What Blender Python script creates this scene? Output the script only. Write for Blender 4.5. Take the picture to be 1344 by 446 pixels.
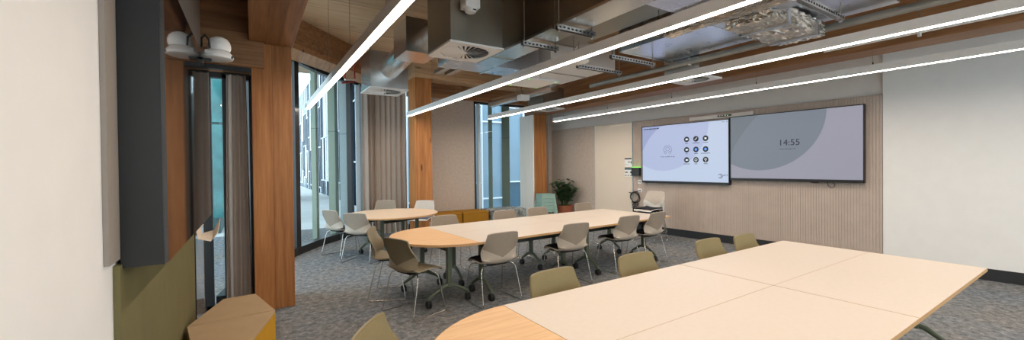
import bpy, bmesh, math, random
from mathutils import Vector, Matrix
random.seed(7)
SC = bpy.context.scene
for o in list(bpy.data.objects):
    bpy.data.objects.remove(o, do_unlink=True)
COL = SC.collection
PI = math.pi

# ------------------------------------------------------------------ camera
YAW, PIT, ROL, FPX, CH = math.radians(32.7), math.radians(-0.6), math.radians(-0.6), 530.0, 1.5
Fv = Vector((math.sin(YAW)*math.cos(PIT), math.cos(YAW)*math.cos(PIT), math.sin(PIT)))
Rv = Vector((math.cos(YAW), -math.sin(YAW), 0)); Uv = Rv.cross(Fv)
c_, s_ = math.cos(ROL), math.sin(ROL)
Rv, Uv = c_*Rv + s_*Uv, -s_*Rv + c_*Uv
cam_data = bpy.data.cameras.new('camera'); cam = bpy.data.objects.new('camera', cam_data); COL.objects.link(cam)
cam_data.sensor_fit = 'HORIZONTAL'; cam_data.sensor_width = 36.0; cam_data.lens = FPX/1344*36.0
cam_data.clip_start = 0.02; cam_data.clip_end = 300
M3 = Matrix((Rv, Uv, -Fv)).transposed()
cam.matrix_world = Matrix.Translation((0, 0, CH)) @ M3.to_4x4()
SC.camera = cam

# ------------------------------------------------------------------ world, exposure
SC.view_settings.view_transform = 'Standard'; SC.view_settings.look = 'None'
SC.view_settings.gamma = 1.0; SC.view_settings.use_curve_mapping = False
SC.view_settings.exposure = 0.10
LED = 36.0
SKY = 3.6
world = bpy.data.worlds.new('sky'); SC.world = world; world.use_nodes = True
bg = world.node_tree.nodes['Background']
bg.inputs[0].default_value = (0.72, 0.89, 1.0, 1); bg.inputs[1].default_value = SKY

# ------------------------------------------------------------------ mesh helpers
class MB:
    def __init__(s): s.v = []; s.f = []
    def add(s, vs, fs):
        n = len(s.v); s.v += [tuple(v) for v in vs]; s.f += [tuple(i+n for i in f) for f in fs]; return s
    def box(s, c, d, rz=0, ry=0, rx=0):
        hx, hy, hz = d[0]/2, d[1]/2, d[2]/2
        m = Matrix.Rotation(rz, 3, 'Z') @ Matrix.Rotation(ry, 3, 'Y') @ Matrix.Rotation(rx, 3, 'X')
        vs = [Vector(c) + m @ Vector((x*hx, y*hy, z*hz)) for x in (-1, 1) for y in (-1, 1) for z in (-1, 1)]
        return s.add(vs, [(0,1,3,2),(4,6,7,5),(0,4,5,1),(2,3,7,6),(0,2,6,4),(1,5,7,3)])
    def mm(s, x0, x1, y0, y1, z0, z1):
        return s.box(((x0+x1)/2, (y0+y1)/2, (z0+z1)/2), (x1-x0, y1-y0, z1-z0))
    def rbox(s, c, d, r, seg=2, rz=0):
        bm = bmesh.new(); bmesh.ops.create_cube(bm, size=1)
        for v in bm.verts: v.co = Vector((v.co.x*d[0], v.co.y*d[1], v.co.z*d[2]))
        bmesh.ops.bevel(bm, geom=bm.edges[:], offset=r, segments=seg, profile=0.6, affect='EDGES')
        m = Matrix.Rotation(rz, 3, 'Z'); bm.verts.index_update()
        s.add([Vector(c) + m @ v.co for v in bm.verts], [[v.index for v in f.verts] for f in bm.faces]); bm.free(); return s
    def tube(s, path, r, n=10, closed=False, cap=True):
        P = [Vector(p) for p in path]; k = len(P); rings = []; prev = None
        for i in range(k):
            if closed: t = (P[(i+1) % k] - P[i-1])
            else: t = (P[min(i+1, k-1)] - P[max(i-1, 0)])
            t.normalize()
            if prev is None:
                a = Vector((0, 0, 1)) if abs(t.z) < 0.9 else Vector((1, 0, 0)); nrm = t.cross(a).normalized()
            else: nrm = (prev - t*prev.dot(t)).normalized()
            prev = nrm; b = t.cross(nrm); rr = r[i] if isinstance(r, (list, tuple)) else r
            rings.append([P[i] + (nrm*math.cos(2*PI*j/n) + b*math.sin(2*PI*j/n))*rr for j in range(n)])
        vs = [v for q in rings for v in q]; fs = []
        for i in range(k if closed else k-1):
            for j in range(n):
                a, b2 = i*n, ((i+1) % k)*n
                fs.append((a+j, a+(j+1) % n, b2+(j+1) % n, b2+j))
        if cap and not closed: fs += [tuple(range(n-1, -1, -1)), tuple(range((k-1)*n, k*n))]
        return s.add(vs, fs)
    def lathe(s, prof, c=(0, 0, 0), n=32, axis='Z'):
        vs = []; fs = []; k = len(prof)
        for i in range(n):
            a = 2*PI*i/n
            for (r, z) in prof:
                p = (r*math.cos(a), r*math.sin(a), z)
                if axis == 'Y': p = (p[0], p[2], p[1])
                if axis == 'X': p = (p[2], p[0], p[1])
                vs.append((c[0]+p[0], c[1]+p[1], c[2]+p[2]))
        for i in range(n):
            for j in range(k-1):
                a, b = i*k, ((i+1) % n)*k
                fs.append((a+j, b+j, b+j+1, a+j+1))
        if prof[0][0] > 1e-5: fs.append(tuple(i*k for i in range(n-1, -1, -1)))
        if prof[-1][0] > 1e-5: fs.append(tuple(i*k+k-1 for i in range(n)))
        return s.add(vs, fs)
    def prism(s, poly, z0, z1):
        n = len(poly)
        vs = [(x, y, z0) for x, y in poly] + [(x, y, z1) for x, y in poly]
        return s.add(vs, [tuple(range(n-1, -1, -1)), tuple(range(n, 2*n))] + [(i, (i+1) % n, n+(i+1) % n, n+i) for i in range(n)])
    def ring(s, outer, inner, z0, z1):
        n = len(outer); vs = [(x, y, z0) for x, y in outer]+[(x, y, z1) for x, y in outer]+[(x, y, z0) for x, y in inner]+[(x, y, z1) for x, y in inner]
        fs = []
        for i in range(n):
            j = (i+1) % n
            fs += [(i, j, n+j, n+i), (2*n+j, 2*n+i, 3*n+i, 3*n+j), (n+i, n+j, 3*n+j, 3*n+i), (j, i, 2*n+i, 2*n+j)]
        return s.add(vs, fs)
    def sheet(s, grid, th, nrm=None):
        # grid[i][j] of points -> closed thick sheet, thickness th along -normal
        R, C = len(grid), len(grid[0]); g = [[Vector(p) for p in r] for r in grid]; back = []
        for i in range(R):
            row = []
            for j in range(C):
                du = g[i][min(j+1, C-1)] - g[i][max(j-1, 0)]; dv = g[min(i+1, R-1)][j] - g[max(i-1, 0)][j]
                nn = du.cross(dv)
                nn = nn.normalized() if nn.length > 1e-9 else Vector((0, 0, 1))
                row.append(g[i][j] - nn*th)
            back.append(row)
        vs = [p for r in g for p in r] + [p for r in back for p in r]; o = R*C; fs = []
        for i in range(R-1):
            for j in range(C-1):
                a = i*C+j; fs += [(a, a+1, a+C+1, a+C), (o+a, o+a+C, o+a+C+1, o+a+1)]
        for i in range(R-1):
            a = i*C; b = i*C+C-1
            fs += [(a, a+C, o+a+C, o+a), (b, o+b, o+b+C, b+C)]
        for j in range(C-1):
            a = j; b = (R-1)*C+j
            fs += [(a, o+a, o+a+1, a+1), (b, b+1, o+b+1, o+b)]
        return s.add(vs, fs)
def tagset(o, label=None, cat=None, group=None, kind=None):
    if label: o['label'] = label
    if cat: o['category'] = cat
    if group: o['group'] = group
    if kind: o['kind'] = kind
    return o
def obj(name, mb, mat, parent=None, smooth=False, loc=None, rz=0, sharp=40):
    me = bpy.data.meshes.new(name); me.from_pydata(mb.v, [], mb.f); me.update()
    bm = bmesh.new(); bm.from_mesh(me); bmesh.ops.recalc_face_normals(bm, faces=bm.faces[:]); bm.to_mesh(me); bm.free()
    me.materials.append(mat)
    if smooth:
        me.polygons.foreach_set('use_smooth', [True]*len(me.polygons))
        try: me.set_sharp_from_angle(angle=math.radians(sharp))
        except Exception: pass
    o = bpy.data.objects.new(name, me); COL.objects.link(o)
    if parent: o.parent = parent
    if loc: o.location = loc
    o.rotation_euler = (0, 0, rz)
    return o
def empty(name, loc=(0, 0, 0), rz=0, label=None, cat=None, group=None, kind=None):
    o = bpy.data.objects.new(name, None); COL.objects.link(o); o.location = loc; o.rotation_euler = (0, 0, rz)
    o.empty_display_size = 0.1
    return tagset(o, label, cat, group, kind)
def struct(name, mb, mat, smooth=False):
    return tagset(obj(name, mb, mat, None, smooth), kind='structure')
def copy_tree(o, parent=None):
    c = o.copy(); COL.objects.link(c)
    if parent: c.parent = parent
    for ch in list(o.children): copy_tree(ch, c)
    return c
def text(name, s, size, mat, parent, loc, axes, align='LEFT', ext=0.0006):
    # flat lettering converted to a mesh; axes = (right, up) world directions
    cu = bpy.data.curves.new(name, 'FONT'); cu.body = s; cu.size = size; cu.align_x = align; cu.align_y = 'CENTER'; cu.extrude = ext
    t = bpy.data.objects.new(name, cu); COL.objects.link(t)
    bpy.context.view_layer.update()
    me = bpy.data.meshes.new_from_object(t.evaluated_get(bpy.context.evaluated_depsgraph_get()))
    bpy.data.objects.remove(t, do_unlink=True)
    r, u = Vector(axes[0]), Vector(axes[1]); n = r.cross(u)
    m = Matrix((r, u, n)).transposed().to_4x4(); m.translation = Vector(loc); me.transform(m)
    me.materials.clear(); me.materials.append(mat)
    o = bpy.data.objects.new(name, me); COL.objects.link(o)
    if parent: o.parent = parent
    return o

# ------------------------------------------------------------------ materials
def nm(name):
    m = bpy.data.materials.new(name); m.use_nodes = True; nt = m.node_tree
    return m, nt, nt.nodes['Principled BSDF']
def N(nt, t, **kw):
    n = nt.nodes.new(t)
    for k, v in kw.items(): setattr(n, k, v)
    return n
def ramp(nt, stops):
    r = N(nt, 'ShaderNodeValToRGB'); e = r.color_ramp.elements
    while len(e) > 1: e.remove(e[-1])
    e[0].position, e[0].color = stops[0][0], (*stops[0][1], 1)
    for p, c in stops[1:]:
        x = e.new(p); x.color = (*c, 1)
    return r
def coords(nt, scale=(1, 1, 1), rot=(0, 0, 0)):
    tc = N(nt, 'ShaderNodeTexCoord'); mp = N(nt, 'ShaderNodeMapping')
    mp.inputs['Scale'].default_value = scale; mp.inputs['Rotation'].default_value = rot
    nt.links.new(tc.outputs['Object'], mp.inputs[0]); return mp
def noise(nt, vec, scale, detail=3, rough=.55):
    n = N(nt, 'ShaderNodeTexNoise'); n.inputs['Scale'].default_value = scale
    n.inputs['Detail'].default_value = detail; n.inputs['Roughness'].default_value = rough
    nt.links.new(vec.outputs[0], n.inputs['Vector']); return n
def bump(nt, b, h, strength, dist=.005):
    bp = N(nt, 'ShaderNodeBump'); bp.inputs['Strength'].default_value = strength; bp.inputs['Distance'].default_value = dist
    nt.links.new(h, bp.inputs['Height']); nt.links.new(bp.outputs[0], b.inputs['Normal'])
def plain(name, col, rough=.5, metal=0, var=.06, sc=30, bmp=0.0, spec=.5):
    m, nt, b = nm(name); v = coords(nt); n = noise(nt, v, sc)
    r = ramp(nt, [(0.3, tuple(c*(1-var) for c in col)), (0.7, tuple(min(1, c*(1+var)) for c in col))])
    nt.links.new(n.outputs[0], r.inputs[0]); nt.links.new(r.outputs[0], b.inputs['Base Color'])
    b.inputs['Roughness'].default_value = rough; b.inputs['Metallic'].default_value = metal
    b.inputs['Specular IOR Level'].default_value = spec
    if bmp: bump(nt, b, n.outputs[0], bmp)
    return m
def fabric(name, col, var=.15, sc=260, big=6):
    m, nt, b = nm(name); v = coords(nt); n = noise(nt, v, sc, 2); n2 = noise(nt, v, big, 3)
    mx = N(nt, 'ShaderNodeMath', operation='MULTIPLY_ADD'); mx.inputs[1].default_value = .65
    nt.links.new(n.outputs[0], mx.inputs[0])
    m2 = N(nt, 'ShaderNodeMath', operation='MULTIPLY'); m2.inputs[1].default_value = .35
    nt.links.new(n2.outputs[0], m2.inputs[0]); nt.links.new(m2.outputs[0], mx.inputs[2])
    r = ramp(nt, [(0.35, tuple(c*(1-var) for c in col)), (0.65, tuple(min(1, c*(1+var)) for c in col))])
    nt.links.new(mx.outputs[0], r.inputs[0]); nt.links.new(r.outputs[0], b.inputs['Base Color'])
    b.inputs['Roughness'].default_value = .95; b.inputs['Specular IOR Level'].default_value = .15
    bump(nt, b, n.outputs[0], .25, .002); return m
def timber(name, cols, grain='Z', lam=None, lamw=.12, knots=True, rough=.5, gs=1.0):
    # grain axis stretched; lam = axis across which glued laminations change tone
    m, nt, b = nm(name)
    sc = {'X': (.9, 14, 14), 'Y': (14, .9, 14), 'Z': (14, 14, .9)}[grain]
    v = coords(nt, tuple(c*gs for c in sc)); n = noise(nt, v, 1.6, 6, .62)
    r = ramp(nt, [(0.25, cols[0]), (0.5, cols[1]), (0.75, cols[2])]); nt.links.new(n.outputs[0], r.inputs[0])
    last = r.outputs[0]
    if lam:
        tc = N(nt, 'ShaderNodeTexCoord'); sx = N(nt, 'ShaderNodeSeparateXYZ'); nt.links.new(tc.outputs['Object'], sx.inputs[0])
        dv = N(nt, 'ShaderNodeMath', operation='DIVIDE'); dv.inputs[1].default_value = lamw; nt.links.new(sx.outputs[lam], dv.inputs[0])
        fl = N(nt, 'ShaderNodeMath', operation='FLOOR'); nt.links.new(dv.outputs[0], fl.inputs[0])
        wn = N(nt, 'ShaderNodeTexWhiteNoise', noise_dimensions='1D'); nt.links.new(fl.outputs[0], wn.inputs['W'])
        mr = N(nt, 'ShaderNodeMapRange'); mr.inputs[3].default_value = .78; mr.inputs[4].default_value = 1.12; nt.links.new(wn.outputs[0], mr.inputs[0])
        mu = N(nt, 'ShaderNodeVectorMath', operation='SCALE'); nt.links.new(last, mu.inputs[0]); nt.links.new(mr.outputs[0], mu.inputs['Scale'])
        fr = N(nt, 'ShaderNodeMath', operation='FRACT'); nt.links.new(dv.outputs[0], fr.inputs[0])
        ln = N(nt, 'ShaderNodeMath', operation='LESS_THAN'); ln.inputs[1].default_value = .018; nt.links.new(fr.outputs[0], ln.inputs[0])
        mx = N(nt, 'ShaderNodeMix', data_type='RGBA'); nt.links.new(ln.outputs[0], mx.inputs[0]); nt.links.new(mu.outputs[0], mx.inputs[6])
        mx.inputs[7].default_value = (*[c*.75 for c in cols[0]], 1); last = mx.outputs[2]
    if knots:
        ks = {'X': (1.3, 5, 5), 'Y': (5, 1.3, 5), 'Z': (5, 5, 1.3)}[grain]
        kv = coords(nt, ks); vo = N(nt, 'ShaderNodeTexVoronoi'); vo.inputs['Scale'].default_value = 1.0
        nt.links.new(kv.outputs[0], vo.inputs[0])
        kr = ramp(nt, [(0.0, (1, 1, 1)), (.06, (1, 1, 1)), (.13, (0, 0, 0))]); nt.links.new(vo.outputs['Distance'], kr.inputs[0])
        mk = N(nt, 'ShaderNodeMix', data_type='RGBA'); nt.links.new(kr.outputs[0], mk.inputs[0]); nt.links.new(last, mk.inputs[6])
        mk.inputs[7].default_value = (*[c*.35 for c in cols[0]], 1); last = mk.outputs[2]
    nt.links.new(last, b.inputs['Base Color']); b.inputs['Roughness'].default_value = rough
    b.inputs['Specular IOR Level'].default_value = .35
    bump(nt, b, n.outputs[0], .12, .002); return m
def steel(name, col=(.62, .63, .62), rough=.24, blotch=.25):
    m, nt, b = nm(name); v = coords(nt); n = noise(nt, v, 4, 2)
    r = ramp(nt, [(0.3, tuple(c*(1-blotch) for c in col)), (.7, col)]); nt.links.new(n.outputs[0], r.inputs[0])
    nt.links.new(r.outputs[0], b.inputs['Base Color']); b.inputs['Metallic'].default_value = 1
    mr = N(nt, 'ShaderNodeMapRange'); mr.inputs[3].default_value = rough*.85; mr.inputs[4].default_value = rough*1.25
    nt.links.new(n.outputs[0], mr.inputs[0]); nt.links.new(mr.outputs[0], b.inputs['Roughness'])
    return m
def emit(name, col, strength):
    m, nt, b = nm(name); b.inputs['Base Color'].default_value = (.01, .01, .01, 1)
    b.inputs['Emission Color'].default_value = (*col, 1); b.inputs['Emission Strength'].default_value = strength
    b.inputs['Roughness'].default_value = .4; return m
def glass(name, tint=(.93, .97, .97), refl=.06):
    m, nt, b = nm(name); nt.nodes.remove(b); out = nt.nodes['Material Output']
    tr = N(nt, 'ShaderNodeBsdfTransparent'); tr.inputs[0].default_value = (*tint, 1)
    gl = N(nt, 'ShaderNodeBsdfGlossy'); gl.inputs['Roughness'].default_value = .01
    ge = N(nt, 'ShaderNodeNewGeometry'); dt = N(nt, 'ShaderNodeVectorMath', operation='DOT_PRODUCT')
    nt.links.new(ge.outputs['Normal'], dt.inputs[0]); nt.links.new(ge.outputs['Incoming'], dt.inputs[1])
    ab = N(nt, 'ShaderNodeMath', operation='ABSOLUTE'); nt.links.new(dt.outputs['Value'], ab.inputs[0])
    om = N(nt, 'ShaderNodeMath', operation='SUBTRACT'); om.inputs[0].default_value = 1; nt.links.new(ab.outputs[0], om.inputs[1])
    pw = N(nt, 'ShaderNodeMath', operation='POWER'); pw.inputs[1].default_value = 5; nt.links.new(om.outputs[0], pw.inputs[0])
    fr = N(nt, 'ShaderNodeMath', operation='MULTIPLY_ADD'); fr.inputs[1].default_value = .6; fr.inputs[2].default_value = .03; nt.links.new(pw.outputs[0], fr.inputs[0])
    mx = N(nt, 'ShaderNodeMixShader'); nt.links.new(fr.outputs[0], mx.inputs[0])
    nt.links.new(tr.outputs[0], mx.inputs[1]); nt.links.new(gl.outputs[0], mx.inputs[2]); nt.links.new(mx.outputs[0], out.inputs[0])
    return m
def carpet_mat():
    m, nt, b = nm('carpet'); v = coords(nt)
    n1 = noise(nt, v, 15, 8, .82); n2 = noise(nt, v, 210, 2); n3 = noise(nt, v, 1.1, 3)
    r1 = ramp(nt, [(.34, (.075, .082, .090)), (.46, (.165, .175, .185)), (.55, (.25, .258, .265)), (.68, (.39, .395, .395))]); nt.links.new(n1.outputs[0], r1.inputs[0])
    r2 = ramp(nt, [(.3, (.62, .62, .62)), (.7, (1.35, 1.35, 1.35))]); nt.links.new(n2.outputs[0], r2.inputs[0])
    mu = N(nt, 'ShaderNodeMix', data_type='RGBA', blend_type='MULTIPLY'); mu.inputs[0].default_value = 1
    nt.links.new(r1.outputs[0], mu.inputs[6]); nt.links.new(r2.outputs[0], mu.inputs[7])
    r3 = ramp(nt, [(.35, (.92, .98, 1.05)), (.65, (1.05, 1.0, .94))]); nt.links.new(n3.outputs[0], r3.inputs[0])
    mu2 = N(nt, 'ShaderNodeMix', data_type='RGBA', blend_type='MULTIPLY'); mu2.inputs[0].default_value = 1
    nt.links.new(mu.outputs[2], mu2.inputs[6]); nt.links.new(r3.outputs[0], mu2.inputs[7])
    nt.links.new(mu2.outputs[2], b.inputs['Base Color']); b.inputs['Roughness'].default_value = 1
    b.inputs['Specular IOR Level'].default_value = .1; bump(nt, b, n2.outputs[0], .6, .004); return m
def marble_fabric():
    m, nt, b = nm('marbled_fabric'); v = coords(nt, (1, 1, .5)); n = noise(nt, v, 11, 6, .75)
    r = ramp(nt, [(.36, (.05, .06, .06)), (.5, (.25, .27, .26)), (.64, (.55, .58, .56))]); nt.links.new(n.outputs[0], r.inputs[0])
    nt.links.new(r.outputs[0], b.inputs['Base Color']); b.inputs['Roughness'].default_value = .9; return m

ORANGE = [(.28, .098, .027), (.43, .172, .050), (.55, .25, .085)]
BROWN = [(.22, .10, .042), (.34, .165, .072), (.45, .235, .11)]
PALE = [(.40, .255, .14), (.54, .36, .21), (.64, .45, .28)]
OAK = [(.60, .36, .17), (.70, .45, .23), (.78, .52, .29)]
m_colwood = timber('glulam_column', ORANGE, 'Z', 'X', .185)
m_beamY = timber('glulam_beam_long', BROWN, 'Y', 'X', .13)
m_beamX = timber('glulam_beam_cross', BROWN, 'X', 'Z', .16)
m_beamPale = timber('pale_timber_beam', PALE, 'X', 'Z', .22)
m_clt = timber('clt_ceiling', PALE, 'X', 'Y', 1.2, gs=.8)
m_oak = timber('oak_tabletop', OAK, 'X', None, knots=False, rough=.42, gs=2.2)
m_oakedge = plain('oak_edge', (.52, .30, .13), .5)
m_white_lam = plain('white_laminate', (.655, .585, .51), .38, var=.02)
m_carpet = carpet_mat()
m_felt = fabric('grey_felt', (.53, .445, .375), .16, 300, 18)
m_ribfelt = fabric('ribbed_felt', (.53, .445, .385), .12, 220, 5)
m_olive = fabric('olive_felt', (.165, .145, .068), .12)
m_plaster = plain('plaster', (.74, .70, .66), .85, var=.02, sc=8)
m_whitewall = plain('white_paint', (.86, .86, .85), .7, var=.015, sc=6)
m_skirt = plain('charcoal_skirting', (.022, .024, .028), .45)
m_black = plain('black_metal', (.012, .013, .014), .4)
m_frame = plain('window_frame_dark', (.018, .019, .021), .4)
m_frame_light = plain('window_frame_pale', (.62, .66, .68), .4)
m_glass = glass('clear_glass')
m_steel = steel('galvanised_steel', (.70, .70, .69), .24, .10)
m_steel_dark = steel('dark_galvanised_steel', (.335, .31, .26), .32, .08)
m_steel_blue = steel('bright_galvanised_steel', (.74, .77, .84), .27, .08)
m_foil = steel('crumpled_foil', (.78, .74, .68), .25, .2)
m_chrome = steel('chrome_wire', (.62, .60, .56), .22, .1)
m_white_metal = plain('white_enamel', (.78, .77, .75), .4, var=.02)
m_housing = plain('white_light_housing', (.82, .80, .78), .45, var=.02)
m_grille = plain('black_slot', (.015, .015, .015), .7)
m_led = emit('led_diffuser', (1.0, .845, .70), LED)
m_legs = plain('dark_green_steel', (.105, .125, .082), .38, var=.05)
m_rail = plain('black_green_rail', (.022, .028, .024), .45)
m_caster = plain('black_rubber', (.010, .011, .012), .55)
m_shell = plain('beige_shell', (.50, .43, .355), .5, var=.02)
m_shellshade = fabric('beige_back_shade', (.30, .25, .20), .06, 320, 20)  # darker than the shell: shade on the tilted upper back, painted in
m_khaki = plain('khaki_shell', (.26, .205, .11), .5, var=.02)
m_khakiback = fabric('khaki_back_panel', (.255, .205, .108), .06, 320, 20)
m_backlit = plain('backlit_khaki_shell', (.27, .225, .15), .5, var=.02)  # khaki toned as backlit, the light put into the colour
m_backlitback = fabric('backlit_khaki_back_shade', (.155, .13, .085), .06, 320, 20)  # backlit khaki, painted darker for shade on the upper back
m_daylitsh = plain('daylit_beige_shell', (.64, .62, .58), .45, var=.02)  # beige shell whitened, daylight put into the colour
m_daylitback = fabric('daylit_back_shade', (.56, .50, .43), .06, 320, 20)  # back facet of the whitened shell, its shading put into the colour
m_seatdark = fabric('charcoal_seat_pad', (.028, .030, .036), .15, 320, 20)
m_seatdaylit = fabric('daylit_seat_pad', (.14, .16, .22), .12, 320, 20)  # dark seat turned blue-grey, daylight painted into the colour
m_taupe = fabric('tan_fabric', (.40, .29, .175), .10, 340, 10)
m_mustard = fabric('mustard_fabric', (.52, .27, .022), .10, 340, 10)
m_ochre = fabric('ochre_fabric', (.34, .165, .02), .10, 340, 10)
m_marble = marble_fabric()
m_curtain = fabric('taupe_curtain', (.36, .295, .25), .08, 300, 4)
m_mint = plain('mint_plastic', (.27, .42, .36), .45, var=.02)
m_terra = plain('terracotta', (.36, .115, .055), .75, var=.08)
m_soil = plain('soil', (.03, .02, .013), 1, var=.3, bmp=.5)
m_leaf = plain('leaf_green', (.028, .075, .020), .45, var=.45, sc=14)
m_stem = plain('stem_green', (.06, .09, .03), .6)
m_wb = plain('glossy_whiteboard', (.80, .70, .58), .12, var=.01)
m_gloss = plain('grey_glass_board', (.33, .29, .26), .06, var=.01)
m_paper = plain('paper', (.74, .66, .56), .8, var=.03)
m_ink = plain('ink', (.02, .035, .05), .6)
m_teal_ink = plain('teal_ink', (.08, .26, .27), .6)
m_red = plain('red_pipe', (.28, .035, .02), .4)
m_dark_screen = plain('dark_glass_screen', (.012, .012, .014), .035, var=.01, spec=1.0)
m_scr_light = emit('lit_screen_pale', (.585, .685, .88), .80)
m_scr_mid = emit('lit_screen_lilac', (.49, .56, .81), .80)
m_scr2a = emit('lit_screen_grey', (.215, .25, .305), .75)
m_scr2b = emit('lit_screen_lavender', (.375, .37, .455), .75)
m_ink_blue = plain('screen_ink', (.010, .018, .055), .5)
m_icon = plain('icon_disc', (.012, .022, .035), .5)
m_icon_w = emit('icon_white', (.85, .9, .95), .9)
m_icon_b = emit('icon_blue', (.12, .32, .95), .9)
m_led_green = emit('status_green', (.25, 1.0, .12), 1.6)

# ------------------------------------------------------------------ room shell
CZ = 3.80                      # ceiling underside
PW = Vector((7.401, 5.554, 0)); WN = Vector((-.997, -.078, 0)).normalized()     # screen wall: point and inward normal
WT = Vector((-WN.y, WN.x, 0))   # along the wall; WT.y negative -> flip so that +t runs away from the camera
if WT.y < 0: WT = -WT
WA = math.atan2(WN.y, WN.x)
def wp(y, out=0, z=0):          # a point on the screen wall at world y, `out` metres into the room
    t = (y - PW.y)/WT.y
    p = PW + WT*t + WN*out
    return Vector((p.x, p.y, z))
def wbox(mb, y0, y1, z0, z1, o0, o1):
    a, b = wp(y0, o0), wp(y1, o0); c, d = wp(y1, o1), wp(y0, o1)
    vs = [(*p.xy, z) for z in (z0, z1) for p in (a, b, c, d)]
    return mb.add(vs, [(0,1,2,3), (4,5,6,7), (0,1,5,4), (1,2,6,5), (2,3,7,6), (3,0,4,7)])
struct('floor', MB().mm(-.9, 9, -4, 11, -.12, 0), m_carpet)
struct('ceiling', MB().mm(-.9, 9, -4, 11, CZ, CZ+.2), m_clt)
struct('wall_back', MB().mm(-.9, 9, -4.15, -4.0, 0, .5).mm(-.9, 9, -4.15, -4.0, 3.3, CZ).mm(-.9, .2, -4.15, -4.0, .5, 3.3).mm(7.4, 9, -4.15, -4.0, .5, 3.3), m_whitewall)
w = struct('wall_right', wbox(MB(), -4, 9.15, 0, CZ, -.20, -.012), m_plaster)
# ribbed felt lining with real grooves
rb = MB(); pitch = .036; pts = []
y = 2.02
while y < 6.26:
    for dy, out in ((0, .030), (.0255, .030), (.027, .024), (.0345, .024)):
        pts.append((y+dy, out))
    y += pitch
loop = [wp(a, b) for a, b in pts]
n = len(loop); vs = [(*p.xy, .15) for p in loop] + [(*p.xy, 2.475) for p in loop]
rb.add(vs, [(i, i+1, n+i+1, n+i) for i in range(n-1)])
wbox(rb, 2.02, 6.28, .15, 2.475, -.005, .012); wbox(rb, 2.02, 6.28, 2.463, 2.475, -.005, .030)
tagset(obj('wall_right_lining', rb, m_ribfelt), kind='structure')
tagset(obj('wall_right_painted', wbox(MB(), -3.98, 2.015, .15, CZ-.01, -.005, .022), m_whitewall), kind='structure')
wbx = wbox(MB(), 7.40, 8.99, .15, 2.475, -.005, .030); tagset(obj('wall_right_felt', wbx, m_felt), kind='structure')
tagset(obj('baseboard_right', wbox(MB(), -4, 8.99, 0, .148, -.005, .018), m_skirt), kind='structure')
# left wall, end wall
struct('wall_left', MB().mm(-.62, -.42, -4, 5.15, 0, CZ), m_whitewall)
lw = MB().mm(-.419, -.40, 1.95, 4.08, .1, 1.16); tagset(obj('wall_left_felt', lw, m_olive), kind='structure')
tagset(obj('wall_left_upper', MB().mm(-.419, -.405, 1.85, 4.90, 1.18, CZ-.01), plain('warm_grey_paint', (.30, .265, .235), .8, var=.02)), kind='structure')
# wall on the far side, with felt lining
struct('wall_far', MB().mm(3.32, 4.66, 9.0, 9.15, 0, 3.12).mm(6.98, 7.4, 9.0, 9.15, 0, CZ).mm(3.0, 7.4, 9.0, 9.15, 3.12, CZ).mm(6.98, 7.13, 8.98, 9.0, 0, 2.9), m_felt)
tagset(obj('trim_1', MB().mm(3.32, 6.98, 8.9, 8.995, 3.12, CZ-.01), m_beamX), 'brown timber spandrel over the far window', None, None, 'structure')

# ------------------------------------------------------------------ windows
def pane_mesh(a, b, z0, z1):
    return MB().add([(*a, z0), (*b, z0), (*b, z1), (*a, z1)], [(0, 1, 2, 3)])
def bar(mb, a, b, w, z0, z1):   # vertical slab between plan points a and b, thickness w
    a, b = Vector(a), Vector(b); t = (b-a).normalized(); nrm = Vector((-t.y, t.x))*w/2
    q = [a-nrm, b-nrm, b+nrm, a+nrm]
    return mb.prism([(p.x, p.y) for p in q], z0, z1)
ARC = [(-.28, 5.35), (-.16, 6.05), (.08, 6.82), (.58, 7.86), (1.10, 8.64), (1.68, 9.25), (2.30, 9.72), (3.0, 10.1), (3.32, 9.15)]
HEAD = 3.36
win2 = empty('window_2', (0, 0, 0), kind='structure')
fr = MB(); fl = MB()
for i in range(len(ARC)-1):
    bar(fr, ARC[i], ARC[i+1], .14, 0, .13); bar(fr, ARC[i], ARC[i+1], .10, HEAD-.02, HEAD+.05)
    pane = obj('pane', pane_mesh(ARC[i], ARC[i+1], .13, HEAD-.02), m_glass, win2)
obj('frame', fr, m_frame, win2)
for p in ((-.02, 6.5), (.625, 7.93), (1.80, 9.34)):
    obj('mullion', MB().box((p[0], p[1], HEAD/2+.05), (.09, .13, HEAD-.1), math.radians(-35)), m_frame, win2)
p = (2.02, 9.505)
obj('mullion', MB().box((p[0], p[1], HEAD/2+.05), (.10, .10, HEAD-.1), math.radians(-40)), m_frame_light, win2)
# wall above the facade glass
tagset(obj('wall_facade', (lambda mb: [bar(mb, ARC[i], ARC[i+1], .12, HEAD+.05, CZ) for i in range(len(ARC)-1)] and mb)(MB()), m_beamX), kind='structure')
# window 1: end of the left wall
win1 = empty('window_1', (0, 0, 0), kind='structure')
obj('pane', pane_mesh((-.42, 5.30), (0.02, 5.30), .05, 2.5), m_glass, win1)
f1 = MB()
for x, wd in ((-.395, .07), (-.245, .035), (-.005, .04)): f1.mm(x-wd/2, x+wd/2, 5.26, 5.34, 0, 2.5)
f1.mm(-.42, .02, 5.26, 5.34, 0, .06).mm(-.42, .02, 5.26, 5.34, 2.46, 2.52)
obj('frame', f1, m_frame, win1)
tagset(obj('wall_end', MB().mm(-.42, .02, 5.05, 5.35, 2.52, CZ-.005), m_beamX), kind='structure')
tagset(obj('trim_2', MB().mm(-.42, .115, 4.90, 5.05, 2.54, 2.80), m_beamX), kind='structure')
tagset(obj('trim_3', MB().mm(-.42, -.02, 4.93, 5.05, 2.80, CZ-.005), m_beamX), kind='structure')
tagset(obj('trim_4', MB().mm(-.42, .02, 4.98, 5.05, 2.50, 2.54), m_frame), kind='structure')
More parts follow.
